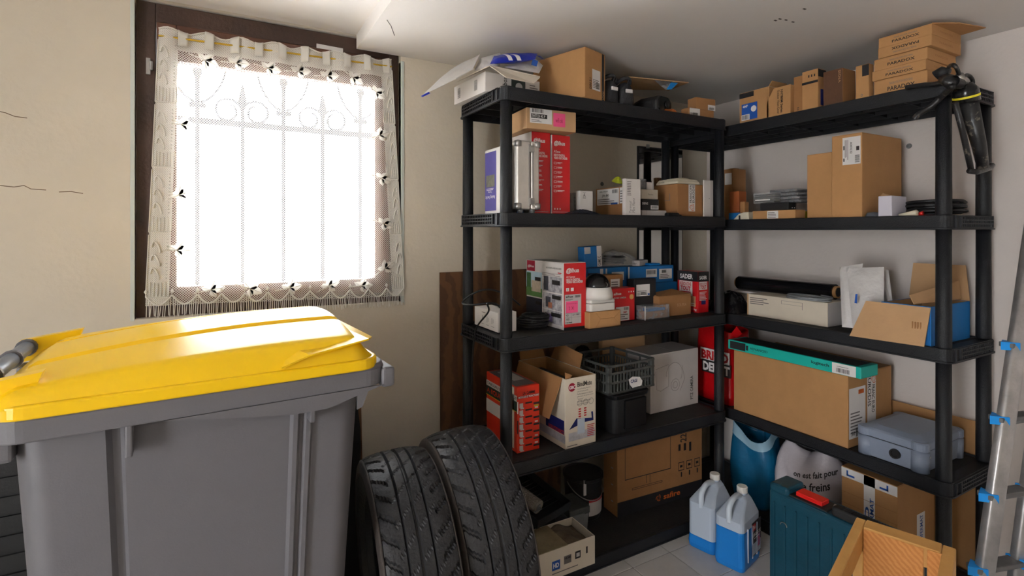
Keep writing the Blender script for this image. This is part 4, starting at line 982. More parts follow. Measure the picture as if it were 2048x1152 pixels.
b = Box('open_carton', 'brown carton with a bent lid in front of the red and black filler box', 'box', (1318, 'y', 1.70), z, xr=1382, d=.09, yt=594, m=KRAFT2, yaw=0)
b.quad([(0, 0, b.h), (b.w, 0, b.h+.002), (b.w*.7, .06, b.h+.022), (b.w*.05, .08, b.h+.004)], KRAFT2); b.text('F', 'SOLERA', .55, .45, .85, .6, KRAFT3)
b = Box('blister_pack', 'clear plastic wrapped pack with white edge at the third tier edge', 'packet', (1289, 'z', 641), z, xl=1272, xr=1339, yt=613, m=BLISTER, yaw=2)
b.decal('F', 0, 0, .04, 1, LABELW, 'white_edge'); obj('card_insert', MB().box(b.w*.06, b.w*.96, .006, b.d-.006, .003, b.h*.55), KRAFT2, b.o); obj('blue_insert', MB().box(b.w*.2, b.w*.9, .012, b.d-.01, b.h*.56, b.h*.75), BLUEC, b.o)
b = Box('filler_box', 'red and black filler powder box at the right end of third tier', 'box', (1396, 'y', 1.70), z, xl=1355, xr=1417.5, yt=544, m=REDC)
for fc in 'FS': b.decal(fc, 0, .76, 1, 1, BLACKC, 'black_band')
b.text('S', 'SADER', .14, .81, .76, .93, INKW, lv=2, bold=.03); b.decal('S', .1, .28, .74, .755, WHITEC, 'white_panel'); b.text('S', 'REBOUCHE', .14, .64, .68, .73, REDP, lv=2, bold=.02); b.text('S', 'TOUT', .16, .52, .66, .63, REDP, lv=2, bold=.04); b.rects('S', [(.16, .475, .66, .5)], REDP); b.text('S', '1 kg', .72, .04, .94, .11, INKW, lv=2, bold=.02)
b.decal('S', .5, .14, .9, .4, mat('photo_grout', S(206, 148, 110), .5, var=.4, scale=30), 'picture', lv=2); b.lines('S', .58, .16, .92, .26, 2, INKW, lv=3)
b.text('F', 'SADER', .12, .81, .8, .9, INKW, lv=2, bold=.03); b.decal('F', .1, .56, .84, .755, WHITEC, 'white_panel'); b.text('F', 'REBOUCHE', .14, .68, .8, .73, REDP, lv=2); b.text('F', 'TOUT', .2, .58, .74, .67, REDP, lv=2, bold=.04); b.lines('F', .12, .3, .84, .53, 7, INKW); b.decal('F', .3, .2, .7, .3, NAVY, 'icon')

# ================================================================== fourth tier
z = ZA[1]+.001
b = Box('tool_carton', 'orange and white carton printed with socket parts at the left of fourth tier', 'box', (1034, 'z', 907.8), z, xl=973, xr=1079, yt=775, m=ORANGE)
b.text('F', 'LA GAMME', .25, .87, .8, .92, INK, bold=.02); b.decal('F', 0, .82, 1, .86, mat('brick_ink', S(150, 40, 22), .5), 'band'); b.text('F', 'MODULES ET FONCTIONS', .06, .825, .95, .855, INKW, lv=3)
rs = []; rw = []
for k in range(7):
    v = .70-k*.107; rs += [(.36, v+.03, .66, v+.055), (.72, v+.0, .98, v+.03)]; rw += [(.1, v-.02, .26, v+.05), (.14, v-.04, .3, v-.02)]
    if k in (1, 3, 5, 6): rw.append((.78, v+.045, .92, v+.07))
b.rects('F', rs, INK); b.rects('F', rw, GREYC, 'part_print'); b.rects('F', [(.74, .665, .95, .69)], mat('lime_film', S(168, 176, 40)), 'part_print')
b.rects('F', [(.0, .6, .05, .78)], INKW, 'corner_print'); b.rects('F', [(0, .3, .05, .5)], INK, 'corner_print', lv=3)
b.decal('S', 0, .78, 1, .87, WHITEC, 'white_band'); b.text('S', 'TABLEAU ELECTRIQUE', .03, .795, 1.0, .85, INKG, lv=2, bold=.02)
b.decal('S', 0, .63, 1, .78, mat('forest_ink', S(24, 58, 52), .5), 'green_band'); b.text('S', 'A EQUIPER', .03, .66, .7, .75, ORANGE, lv=2, bold=.03); b.rects('S', [(0, .625, 1, .635)], YELLOWP, 'line', lv=3)
b.decal('S', .0, .35, .62, .56, WHITEC, 'white_panel'); b.decal('S', .85, .05, .92, .98, CREAMC, 'strap')
b.decal('T', .02, .05, .9, .95, mat('dark_top_print', S(112, 106, 106), .5, var=.1), 'top_print'); b.decal('T', .3, .3, .8, .85, GREYC, 'top_photo', lv=2)
# open binding machine carton
b = Box('open_carton', 'cream printed carton with its top flaps hanging open', 'box', (1130.7, 'y', 1.627), z, xr=1191.5, yt=759, d=.34, shape=False, yaw=2)
b.open_shell(CREAMC); w, d, h = b.w, b.d, b.h
for a in ((.004, w-.004, .0045, .006), (.0045, .006, .006, d-.006), (w-.006, w-.0045, .006, d-.006), (.006, w-.006, d-.006, d-.0045)): obj('inner_liner', MB().box(*a, .004, h-.001), KRAFT, b.o)
b.quad([(0, .02, h), (0, d*.98, h), (-.055, d*.96, h-.16), (-.055, .03, h-.15)], KRAFT2, 'flap'); b.quad([(w, .1, h), (w, d*.9, h), (w+.03, d*.88, h+.07), (w+.03, .12, h+.05)], KRAFT2, 'flap'); b.quad([(.01, d, h), (w-.01, d, h), (w-.02, d+.03, h+.09), (.02, d+.03, h+.09)], KRAFT2, 'flap')
b.quad([(.0, .0, h), (.02, .0, h), (.03, -.004, h+.012), (.012, .02, h+.02)], KRAFT2, 'torn_flap', .004)
o = obj('binding_machine', MB().box(.02, w-.02, .03, d-.03, .006, h*.8), BLACKM, M=b.M @ Matrix.Identity(4), bevel=.02, seg=3); tag(o, 'black binding machine lying inside the open cream carton', 'binding machine')
obj('top_ridge', MB().box(.035, w*.6, .05, d-.05, h*.8, h*.9), BLACKM, o, bevel=.01)
f = obj('logo_disc', MB().lathe([(0, 0), (.0165, 0), (.0165, .0008), (0, .0008)], 28, M=Matrix.Rotation(PI/2, 4, 'X'), c=(w*.21, 0, h*.87)), DARKRED, b.o); b.text('F', 'GBC', .11, .845, .31, .895, INKW, lv=3, bold=.03, parent=f)
b.text('F', 'BindMate', .38, .86, .86, .93, INK, bold=.012)
for k, t in enumerate(('Comb Binding Machine', 'and 4 hole punch', 'Perforateuse et reliure', 'plastique et perforation', '"4 trous"', 'Plastikbindemaschine', 'und 4-fach Locher')):
    b.text('F', t, .38, .815-k*.036, .38+.022*len(t), .838-k*.036, INKG, bold=0)
ic = MB()
for k in range(3): ic.tube([b.pt('F', .46+.19*k, .62, .0007)+Vector((math.cos(a)*.0115, 0, math.sin(a)*.0115)) for a in [2*PI*i/16 for i in range(17)]], .0006, 4)
obj('icon_rings', ic, INKG, b.o)
b.rects('F', [(.42, .35+.035*k, .5, .37+.035*k) for k in range(6)]+[(.6, .42+.035*k, .68, .44+.035*k) for k in range(4)], REDP, 'hazard_tape_print')
pm = MB().add([b.pt('F', u, v, .0008) for u, v in ((.12, .27), (.35, .41), (.86, .37), (.84, .46), (.9, .46), (.92, .33), (.6, .33))], [(0, 1, 2, 3, 4, 5, 6)]); obj('machine_print', pm, NAVY, b.o)
b.decal('F', .38, .18, .62, .4, mat('print_paleblue', S(190, 200, 214), .5, var=.1), 'paper_print', lv=3); b.decal('F', .1, .1, .96, .22, mat('print_grey', S(186, 184, 190), .5, var=.25, scale=40), 'paper_print', lv=2); b.lines('F', .7, .12, .98, .3, 7, REDP, lv=4); b.lines('F', .05, .03, .4, .06, 1, INKG)
b.decal('S', .62, .2, .98, .4, NAVY, 'machine_print'); b.text('S', 'CONVOCATION', .68, .2, .98, .26, ORANGE, rot=180, lv=3, bold=.02); b.decal('S', .5, .08, 1, .19, mat('print_grey', S(186, 184, 190)), 'paper_print', lv=2)
# black storage bin with a crate on top
b = Box('storage_bin', 'black plastic storage bin under the grey crate on the fourth tier', 'storage bin', (1229, 'y', 1.632), z, xl=1178, xr=1297, yt=790, shape=False, yaw=3)
w, d, h = b.w, b.d, b.h
R = lambda e, zz: [(x, y, zz) for x, y in rrect(-e, w+e, -e, d+e, .022)]
obj('body', MB().loft([R(-.012, 0), R(-.004, h*.9)]), BLACKM, b.o, bevel=.003); obj('rim', MB().loft([R(.004, h*.86), R(.007, h*.96), R(.0, h)]), BLACKG, b.o, bevel=.002)
obj('front_panel', MB().box(w*.3, w*.92, -.004, .01, h*.1, h*.8), BLACKG, b.o, bevel=.003)
BT = b
cr = Box('plastic_crate', 'dark grey slatted plastic crate on top of the black storage bin', 'crate', (1217, 'y', b.C.y-.004), BT.top+.002, xr=1309, d=.26, h=.118, shape=False, yaw=3)
w, d, h = cr.w, cr.d, cr.h; t = .006
obj('bottom', MB().box(0, w, 0, d, 0, t), CRATE, cr.o)
for px_, py_ in ((0, 0), (w-.02, 0), (0, d-.02), (w-.02, d-.02)): obj('corner_post', MB().box(px_, px_+.02, py_, py_+.02, 0, h+.004), CRATE, cr.o, bevel=.003)
for zz in (0, h*.36, h*.68, h-.008):
    for a in ((0, w, 0, t), (0, w, d-t, d), (0, t, 0, d), (w-t, w, 0, d)): obj('rail', MB().box(*a, zz, zz+.009), CRATE, cr.o)
for k in range(1, 15):
    for a in ((w*k/15-.0025, w*k/15+.0025, .001, t), (w*k/15-.0025, w*k/15+.0025, d-t, d-.001)): obj('slat', MB().box(*a, .003, h*.7 if k % 5 else h), CRATE, cr.o)
for k in range(1, 16):
    for a in ((.001, t, d*k/16-.0025, d*k/16+.0025), (w-t, w-.001, d*k/16-.0025, d*k/16+.0025)): obj('slat', MB().box(*a, .003, h*.7 if k % 5 else h), CRATE, cr.o)
st = MB().add([cr.pt('F', u, v, .001) for u, v in ((.42, .42), (.5, .5), (.66, .44), (.72, .28), (.7, .12), (.5, .1), (.44, .24))], [tuple(range(7))]); sl = obj('torn_label', st, LABELW, cr.o); cr.text('F', 'CAGI', .46, .28, .6, .4, NAVY, lv=3, parent=sl, bold=.03)
b = Box('camera_carton', 'white PTZ CAMERA carton with a line drawing, beside the crate', 'box', (1301, 'z', 829), z, xr=1396.5, yt=712, d=.165, m=GREYC, yaw=1)
dr = MB()
def ring(B, u, v, r, n=28, a0=0, a1=2*PI, sq=1): return [B.pt('F', u, v, .0008)+Vector((r*math.cos(a0+(a1-a0)*i/n), 0, r*sq*math.sin(a0+(a1-a0)*i/n))) for i in range(n+1)]
dr.tube(ring(b, .5, .42, .028), .0007, 4); dr.tube(ring(b, .5, .42, .015), .0007, 4); dr.tube(ring(b, .48, .62, .052, a0=-.6, a1=3.3), .0007, 4)
dr.tube([b.pt('F', u, v, .0008) for u, v in ((.1, .72), (.12, .4), (.2, .36), (.36, .42), (.36, .8), (.1, .75))], .0007, 4); dr.tube([b.pt('F', u, v, .0008) for u, v in ((.64, .75), (.7, .5), (.6, .3))], .0007, 4)
obj('line_drawing', dr, INKG, b.o); b.text('F', 'PTZ CAMERA', .82, .1, .88, .52, INK, rot=90, bold=.01); b.flaps(GREYC)
Box('beige_carton', 'beige flat carton standing at the back above the crate', 'box', (1205, 'y', 1.93), z, xr=1290, d=.03, yt=672, m=KRAFT3)
o = tag(obj('black_sack', pillow(.2, .10, .28, seed=21, amp=.012), BLACKBAG, smooth=True, M=TR((1.345, 1.885, z))), 'black plastic sack stuffed behind the open cream carton', 'sack')

# ================================================================== bottom tier
z = ZA[0]+.001
b = Box('monitor_carton', 'brown 22-inch monitor carton with black base band on the bottom tier', 'box', (1234.7, 'y', 1.79), TA[0]+.001, xl=1207, xr=1404, yt=868, m=KRAFT2, yaw=-3)
b.decal('F', 0, 0, 1, .175, BLACKC, 'black_band'); b.text('F', 'safire', .52, .06, .72, .13, ORANGE2, lv=3, bold=.02); swirl(b, 'F', .46, .095, .017, ORANGE2, b.o)
rs = [(.08, .86, .6, .87), (.08, .42, .6, .43), (.08, .42, .085, .87), (.6, .42, .605, .87), (.32, .32, .325, .42), (.36, .32, .365, .42), (.16, .28, .5, .285), (.16, .3, .5, .305), (.16, .28, .165, .305), (.5, .28, .505, .305)]
b.rects('F', rs, INK, 'monitor_drawing'); b.text('F', '22"', .72, .72, .8, .86, INK, rot=90, bold=.02); b.lines('F', .7, .58, .9, .7, 3, INK, vert=True)
for k in range(3): b.rects('F', [(.7+.1*k, .36, .77+.1*k, .37), (.7+.1*k, .46, .77+.1*k, .47), (.7+.1*k, .36, .705+.1*k, .47), (.765+.1*k, .36, .77+.1*k, .47), (.72+.1*k, .4, .75+.1*k, .43), (.73+.1*k, .28, .745+.1*k, .34)], INK, 'handling_icon')
for k in range(3): obj('staple', MB().box(-.0015, .0, b.d*.3, b.d*.42, b.h*(.15+.2*k), b.h*(.15+.2*k)+.004), STEEL, b.o)
c = onz(1173, 1022, z)
M = TR((c.x-.022, 1.905, z)) @ Matrix.Scale(.88, 4); r_ = empty('paint_bucket', M); tag(r_, 'black paint bucket with wire handle beside the monitor carton', 'bucket')
obj('body', MB().lathe([(.001, 0), (.086, 0), (.09, .01), (.098, .2), (.098, .205)], 32), BLACKM, r_, smooth=True); obj('lid', MB().lathe([(.101, .196), (.105, .2), (.105, .214), (.097, .216), (.095, .208), (.001, .208)], 32), BLACKM, r_)
obj('wrap_label', MB().grid(lambda u, v: ((.0945+.002*v)*math.cos(-1.9+1.5*u), (.0945+.002*v)*math.sin(-1.9+1.5*u), .03+.07*v), 14, 2), GREYC, r_, smooth=True); obj('label_stripe', MB().grid(lambda u, v: (.0975*math.cos(-1.9+1.5*u), .0975*math.sin(-1.9+1.5*u), .1+.014*v), 14, 1), REDP, r_, smooth=True)
obj('handle', MB().tube([(.1*math.cos(a), .1*math.sin(a), .185-.075*math.sin((a+PI)/PI*PI)) for a in [-PI+PI*i/20 for i in range(21)]], .0025, 6), STEEL, r_, smooth=True); obj('strap', MB().box(-.06, -.045, -.088, -.082, .14, .215), GREYC, r_)
c = ony(1150, 1060, 1.70)
b = Box('tool_box', 'grey plastic box with clip lid squeezed under the roller tray', 'plastic box', (1140, 'y', 1.745), z, xr=1178, d=.12, h=.13, shape=False)
obj('body', MB().frustum((.006, b.w-.006, .006, b.d-.006), (0, b.w, 0, b.d), 0, b.h*.75), mat('smoky_plastic', S(120, 120, 122), .3, var=.1), b.o, bevel=.004); obj('lid', MB().box(-.004, b.w+.004, -.004, b.d+.004, b.h*.76, b.h), CRATE, b.o, bevel=.005); obj('clip', MB().box(b.w*.1, b.w*.7, -.011, -.004, b.h*.6, b.h*.85), GREYP, b.o, bevel=.003)
TBX = b
# roller tray lying slanted on the white box, roller in it
b = Box('open_carton', 'grimy white carton with HD icons and old newspaper, at the bottom tier edge', 'box', (1078, 'y', 1.586), TA[0]+.001, xr=1190, d=.15, h=.108, shape=False)
b.open_shell(CREAMC); w, d, h = b.w, b.d, b.h
obj('lid_flap', MB().box(-.002, w*.5, 0, d*.95, h, h+.003), mat('stained_card', S(150, 134, 104), .8, var=.3, scale=14), b.o)
nw = crumple('newspaper', 'crumpled old newspaper stuffed in the grimy white carton', 'newspaper', lambda u, v: (w*.52+u*w*.44, .008+v*(d-.016), h*.78+.012*math.sin(5*u)+.006), NEWS, 14, 10, .006, .002, 4, M=b.M)
b.decal('F', .22, .3, .36, .62, BLUEP, 'hd_icon'); b.text('F', 'HD', .24, .38, .34, .54, INKW, lv=2, bold=.03); b.decal('F', .43, .38, .56, .66, INKG, 'hdmi_icon'); b.text('F', 'HDMI', .44, .54, .55, .62, INK, lv=2, bold=.02); b.decal('F', .63, .42, .73, .68, INK, 'screen_icon'); b.decal('F', .65, .48, .71, .62, GREYC, 'screen_print', lv=2); b.decal('F', .83, .48, .86, .72, INK, 'stick_icon'); b.lines('F', .22, .18, .9, .26, 1)
HDB = b
ang = math.radians(-24)
M = Matrix.Translation(Vector((1.03, 1.66, .205))) @ Matrix.Rotation(math.radians(16), 4, 'Z') @ Matrix.Rotation(math.radians(13), 4, 'X')
r_ = empty('roller_tray', M); tag(r_, 'black paint roller tray slanting over the grimy carton', 'paint tray')
obj('pan', MB().box(0, .20, 0, .26, 0, .004), BLACKM, r_)
for a in ((0, .20, 0, .005), (0, .20, .255, .26), (0, .005, 0, .26), (.195, .20, 0, .26)): obj('side', MB().box(*a, 0, .035), BLACKM, r_, bevel=.002)
for k in range(8): obj('ridge', MB().box(.01, .19, .06+.022*k, .066+.022*k, .004, .007), BLACKM, r_)
M2 = M @ Matrix.Translation(Vector((.055, .05, .037))) @ Matrix.Rotation(math.radians(3), 4, 'Z')
r2 = empty('paint_roller', M2); tag(r2, 'grey fleece paint roller lying in the black tray', 'paint roller')
obj('sleeve', MB().tube([(0, 0, 0), (0, .18, 0)], .027, 20), FLEECE, r2, smooth=False); obj('core', MB().tube([(0, -.003, 0), (0, .183, 0)], .012, 14), GREYP, r2); obj('wire', MB().tube([(0, .02, 0), (0, -.014, .002), (-.05, -.018, .012)], .003, 6), STEEL, r2)

# black board and wood strip between bin and tyre
o = tag(obj('black_board', MB().add([(0, 0, 0), (.30, 0, 0), (.30, 0, .60), (.27, 0, .84), (0, 0, .84)], [(0, 1, 2, 3, 4)]), BLACKM, solid=.015, M=TR((.135, 1.93, .001))), 'black board standing behind the bin beside the tyre', 'board')
o = tag(obj('wood_strip', MB().box(0, .02, 0, .012, 0, .90), HARDB, M=Matrix.Translation(Vector((.437, 1.95, .002))) @ Matrix.Rotation(-.02, 4, 'Y')), 'thin brown wood strip standing behind the bin', 'wood strip')
# ================================================================== rack along the right wall, top tier
z = ZB[4]+.001
XB0 = 2.10
G = 'cartons lined up on the top tier by the right wall'
b = Box('small_carton', 'open brown carton with a blue label, leftmost on the right-hand rack top', 'box', (1538, 'x', XB0), z, xl=1479, yt=172, w=.11, m=KRAFT, group=G)
b.decal('S', 0, .82, .5, .98, BLACKC, 'dark_tape'); l = b.decal('S', .08, .1, .62, .62, BLUEP, 'blue_label'); b.decal('S', .08, .1, .36, .28, LABELW, 'barcode_label', l, 2); b.barcode('S', .1, .12, .34, .26, 9, parent=l, lv=3); b.text('S', '4MP', .12, .5, .3, .58, INKW, parent=l, lv=2)
obj('oval_print', MB().lathe([(0, 0), (.014, 0), (.014, .0006), (0, .0006)], 20, M=Matrix.Rotation(-PI/2, 4, 'Y'), c=(-.0012, b.d*.5, b.h*.42)), INKW, l); b.quad([(0, 0, b.h), (b.w, 0, b.h), (b.w, -.012, b.h+.022), (0, -.015, b.h+.02)], KRAFT, 'flap')
def trap_box(name, label, px, xl, xr, yt, cut, m, x=XB0):
    b = Box(name, label, 'box', (px, 'x', x), z, xl=xl, xr=xr, yt=yt, shape=False, group=G); w, d, h = b.w, b.d, b.h
    pts = [(0, 0), (d, 0), (d, h*.55), (d*(1-cut), h), (0, h)]
    obj('body', MB().loft([[(0, y, q) for y, q in pts], [(w, y, q) for y, q in pts]]), m, b.o, bevel=.002); return b
b = trap_box('cover_carton', 'brown carton with slanted end and vertical lettering, next to the blue-labelled one', 1581, 1533, 1588.5, 168, .3, KRAFT)
b.text('S', 'NV780M Series', .60, .12, .70, .9, INK, rot=270, bold=.02); b.text('S', 'Outdoor Vision Cover', .46, .1, .56, .9, INK, rot=270)
b = Box('small_carton', 'narrow brown carton behind the one with black tape band', 'box', (1606, 'x', 2.125), z, xl=1587, yt=150, w=.08, m=KRAFT2, group=G); b.lines('S', .4, .05, .6, .2, 3, INK)
b = Box('small_carton', 'brown carton with a black tape band and arrows', 'box', (1636, 'x', XB0), z, xl=1604, xr=1652, yt=136, m=KRAFT, group=G); b.decal('S', 0, .66, 1, .72, BLACKC, 'dark_tape'); b.decal('F', 0, .8, 1, .98, BLACKC, 'dark_tape'); b.rects('S', [(.4+.18*k, .82, .48+.18*k, .88) for k in range(3)], INK); b.decal('F', .3, .1, .7, .5, NAVY, 'blue_label')
b = Box('wrapped_carton', 'brown carton wrapped in dark shiny tape', 'box', (1685.5, 'x', XB0), z, xl=1647, xr=1711, yt=135, m=KRAFT2, group=G); b.decal('S', .0, .0, 1, 1, KRAFTB, 'tape_wrap'); b.text('S', 'VIGIS', .78, .6, .9, .96, KRAFT3, rot=90, lv=2)
b = Box('small_carton', 'narrow upright brown carton beside the flat stacked cartons', 'box', (1738, 'x', XB0), z, xl=1711, xr=1748, yt=126, m=KRAFT, group=G); b.decal('S', .5, .66, 1, .98, BLACKC, 'dark_label'); b.text('S', 'o', .4, .08, .56, .16, INKG)
zz = z
rows = [(1855, 1748, 138.5, 'bottom'), (1852, 1744, 117.4, 'second from the bottom'), (1855, 1748, 92.8, 'third from the bottom'), (1863, 1756, 67.5, 'second from the top'), (1864, 1757, 46, 'topmost')]
for i, (px, xl, yt, wh) in enumerate(rows):
    b = Box('flat_carton', 'flat brown carton%s, %s of the lettered stack near the ceiling' % (' with its lid ajar' if i == 4 else '', wh), 'box', (px, 'x', XB0+.012-.004*(i % 2)), zz, xl=xl, xr=1912+(10 if i > 2 else 0), yt=yt, m=KRAFT, group='stacked flat cartons near the ceiling', bev=.002)
    up = i == 3
    b.text('S', 'PARADOX', .27, .22 if not up else .5, .78, .48 if not up else .76, INK, rot=180 if up else 0, bold=.02); b.text('S', 'THANK YOU FOR CHOOSING', .3, .6 if not up else .2, .74, .74 if not up else .34, INKG, rot=180 if up else 0)
    b.rects('S', [(.02, .93, .98, .95)], KRAFT2, 'lid_seam'); b.text('F', 'PARADOX', .25, .4, .7, .6, KRAFT2, bold=.01)
    if i == 1: b.decal('F', .45, .1, .7, .7, GREYC, 'sticker')
    if i == 4: b.quad([(0, 0, b.h), (b.w, 0, b.h), (b.w*1.0, -.07, b.h+.002), (b.w*.3, -.05, b.h-.004)], KRAFT, 'lid_flap', .003)
    zz = b.top+.0005
# caulking gun hung on the post
M0 = onx(1925, 168, 2.24)
gun = empty('caulking_gun', Matrix.Translation(M0)); tag(gun, 'black spattered caulking gun with yellow ring hung on the right-hand rack', 'caulking gun')
def gp(name, mb, m=CAULK, **k):
    o = obj(name, mb, m, **k); o.parent = gun; o.matrix_parent_inverse = gun.matrix_world.inverted(); return o
def q(px, py, x=2.15): return onx(px, py, x)
GX = 2.20
def gpt(px, py): return ony(px, py, .742) if px > 1903 else onx(px, py, 2.06)
gp('barrel', MB().tube([gpt(1936, 200), gpt(1958, 290), gpt(1966, 335)], [.026, .020, .016], 18), smooth=True)
gp('coupling', MB().tube([gpt(1929, 168), gpt(1931, 180), gpt(1934, 204)], [.02, .033, .034], 20), BLACKG, smooth=True)
gp('yellow_ring', MB().tube([gpt(1932.2, 191), gpt(1932.8, 195)], .0352, 22), YELLOWP)
gp('push_rod', MB().tube([gpt(1910, 205), gpt(1925, 262), gpt(1942, 338)], .0085, 10), smooth=True)
gp('end_ring', MB().tube([gpt(1939, 342), gpt(1955, 344), gpt(1980, 336), gpt(1984, 330)], .009, 10), smooth=True)
gp('neck', MB().tube([gpt(1918, 150), gpt(1922, 160), gpt(1929, 172)], .012, 12), STEEL, smooth=True)
gp('body', MB().tube([gpt(1890, 158), gpt(1905, 165), gpt(1920, 168)], [.018, .022, .016], 12), smooth=True)
gp('trigger_guard', MB().tube(smoothpath([gpt(1895, 150), gpt(1898, 134), gpt(1908, 130), gpt(1916, 142), gpt(1920, 156)]), .006, 8), smooth=True)
gp('hook', MB().tube(smoothpath([gpt(1922, 158), gpt(1934, 150), gpt(1944, 158), gpt(1945, 170), gpt(1936, 174)]), .006, 8), smooth=True)
gp('trigger_lever', MB().tube(smoothpath([gpt(1905, 172), gpt(1885, 192), gpt(1862, 213), gpt(1838, 228), gpt(1829, 238)]), [.009+.0*i for i in range(25)], 8), smooth=True)
gp('handle', MB().tube(smoothpath([gpt(1895, 162), gpt(1870, 168), gpt(1845, 170), gpt(1812, 175)]), .008, 8), smooth=True)
gp('knob', MB().tube([gpt(1872, 152), gpt(1884, 144), gpt(1894, 148)], .018, 12), BLACKM, smooth=True)

# ================================================================== second tier (right wall)
z = ZB[3]+.001
b = Box('tall_carton', 'tall thin brown carton at the dark left end, with white label', 'box', (1466, 'x', 2.24), z, xl=1443, w=.1, yt=337, m=KRAFT2); b.decal('S', .3, .7, .9, .92, LABELW, 'sticker')
b = Box('tall_carton', 'tall thin brown carton standing by the right wall behind the orange one', 'box', (1467.5, 'x', 2.345), z, xl=1458, xr=1479, yt=336, m=KRAFT2)
b = Box('orange_carton', 'orange brown carton in the dark left corner of second tier', 'box', (1478, 'x', 2.19), z, xl=1459, xr=1493, yt=382, m=mat('burnt_orange_card', S(160, 84, 40), .6, var=.1), yaw=0)
b = Box('small_carton', 'little brown carton in front of the orange brown one', 'box', (1489, 'x', 2.14), z, xl=1480, xr=1498, yt=403, m=KRAFT2)
o = Box('router', 'white wedge-shaped plastic device at the second tier edge', 'device', (1497, 'x', 2.10), z, xl=1465, xr=1503, yt=424, shape=False)
w, d, h = o.w, o.d, max(o.h, .03); pts = [(0, 0), (d, 0), (d*.62, h*.8), (d*.3, h), (0, h)]
obj('shell', MB().loft([[(0, y, q_) for y, q_ in pts], [(w+.04, y, q_) for y, q_ in pts]]), CREAMP, o.o, bevel=.003); obj('port', MB().box(-.001, .002, d*.5, d*.6, 0, h*.6), BLACKM, o.o)
Box('blue_pouch', 'flat blue pouch behind the white wedge device', 'pouch', (1484, 'x', 2.16), z, xl=1457, w=.03, yt=425, m=BLUEC, bev=.004)
fc = Box('flat_carton', 'flat brown carton with a white label under the grey blister packs', 'box', (1591, 'x', 2.10), z, xl=1505, xr=1611, yt=419, m=KRAFT); fc.sticker('S', .36, .1, .62, .95, None, 4, skew=0)
b = Box('adapter_box', 'black power supply lying on the flat labelled carton', 'power supply', (1577, 'x', 2.115), fc.top+.001, xl=1520, xr=1592, yt=404, m=BLACKM); b.rects('F', [(.4, .2, .52, .34), (.7, .2, .82, .34)], INKW)
BKA = b
b = Box('tape_reels', 'stack of black reels in a clear wrapper on the flat labelled carton', 'reel pack', (1549, 'x', 2.15), BKA.top+.001, xl=1506, w=.05, h=.045, shape=False)
for k in range(4): obj('reel', MB().box(.002, .048, .004, b.d-.004, .0015+.011*k, .0105+.011*k), BLACKM, b.o, bevel=.003)
b.decal('S', .1, .3, .8, .42, LABELW, 'sticker'); obj('wrapper', MB().box(0, b.w, 0, b.d, 0, .05), CLEAR, b.o, bevel=.004)
G2 = 'grey blister packs on the second tier'
for k in range(4):
    b = Box('blister_pack', 'grey clear blister pack, %s of the pile beside the plain carton' % ('bottom', 'second', 'third', 'topmost')[k], 'packet', (1603-k*3, 'x', 2.205), (BKA.top+.002+.016*k), xl=1530+k*3, w=.10, h=.0145, m=BLISTER, group=G2, bev=.003)
    obj('card_insert', MB().box(.006, b.w-.006, .006, b.d-.006, .002, .009), GREYC if k == 1 else GREYP, b.o)
o = tag(obj('tape_roll', MB().lathe([(.011, 0), (.018, 0), (.018, .024), (.011, .024)], 20, M=Matrix.Rotation(PI/2, 4, 'X')), YELLOWP, M=TR((onx(1610, 405, 2.23).x, onx(1609, 405, 2.23).y+.01, z+.0185))), 'yellow tape roll peeking out beside the plain carton', 'tape roll')
b = Box('plain_carton', 'plain brown carton left of the tall carton with white label', 'box', (1664, 'x', 2.118), z, xl=1614, w=.15, yt=305, m=KRAFT); b.flaps(KRAFT)
b = Box('tall_carton', 'tall brown carton with a large white label on the second tier', 'box', (1724, 'x', XB0), z, xl=1663.5, xr=1803.5, yt=265.5, m=KRAFT, yaw=0)
st = b.decal('S', .37, .64, .96, .97, LABELW, 'sticker'); b.text('S', 'A003232', .62, .77, .69, .91, INK, rot=270, parent=st, bold=.02); b.barcode('S', .78, .66, .93, .75, 10, parent=st, vert=True); b.lines('S', .45, .68, .58, .94, 3, INKG, st, vert=True); b.rects('S', [(.82, .8, .92, .85), (.4, .68, .44, .72), (.4, .82, .44, .87)], INK, parent=st); b.flaps(KRAFT)
b = Box('white_carton', 'small white carton with a raised flap on the second tier edge', 'box', (1783.5, 'x', 2.10), z, xl=1756, xr=1813, yt=391, m=mat('violet_white_card', S(214, 210, 222), .55, var=.04)); b.quad([(.01, .02, b.h), (.01, b.d-.002, b.h), (.03, b.d-.002, b.h+.012), (.03, .02, b.h+.004)], KRAFT3, 'flap', .002)
c = onx(1868, 420, 2.27)
cb2 = obj('cable_coil', cable_coil((2.27, c.y, z), .085, 7, .0055, 4, .014, .95), CABLE, smooth=True); tag(cb2, 'coil of black cable on the second tier behind the rack post', 'cable')
obj('upper_loop', cable_coil((2.29, c.y-.02, z+.03), .06, 3, .0055, 7, .010, .9), CABLE, cb2, smooth=True); obj('card_tag', MB().box(2.205, 2.215, c.y-.03, c.y+.03, z+.012, z+.03), CREAMC, cb2)
p0, p1 = onx(1798, 429, 2.12), onx(1832, 424, 2.12)
sc = obj('screwdriver_handle', MB().tube([Vector((2.12, p0.y, z+.006)), Vector((2.122, (p0.y+p1.y)/2, z+.009)), Vector((2.124, p1.y, z+.012)), Vector((2.124, p1.y-.004, z+.012))], [.005, .008, .012, .008], 10), CREAMP, smooth=True); tag(sc, 'cream tool handle at the second tier edge', 'tool')
o = tag(obj('red_connector', MB().tube([Vector((2.13, onx(1838, 424, 2.13).y, z+.01)), Vector((2.13, onx(1846, 424, 2.13).y, z+.01))], [.004, .010], 8), SIGNALR, smooth=True), 'small red connector beside the cream tool handle', 'connector')
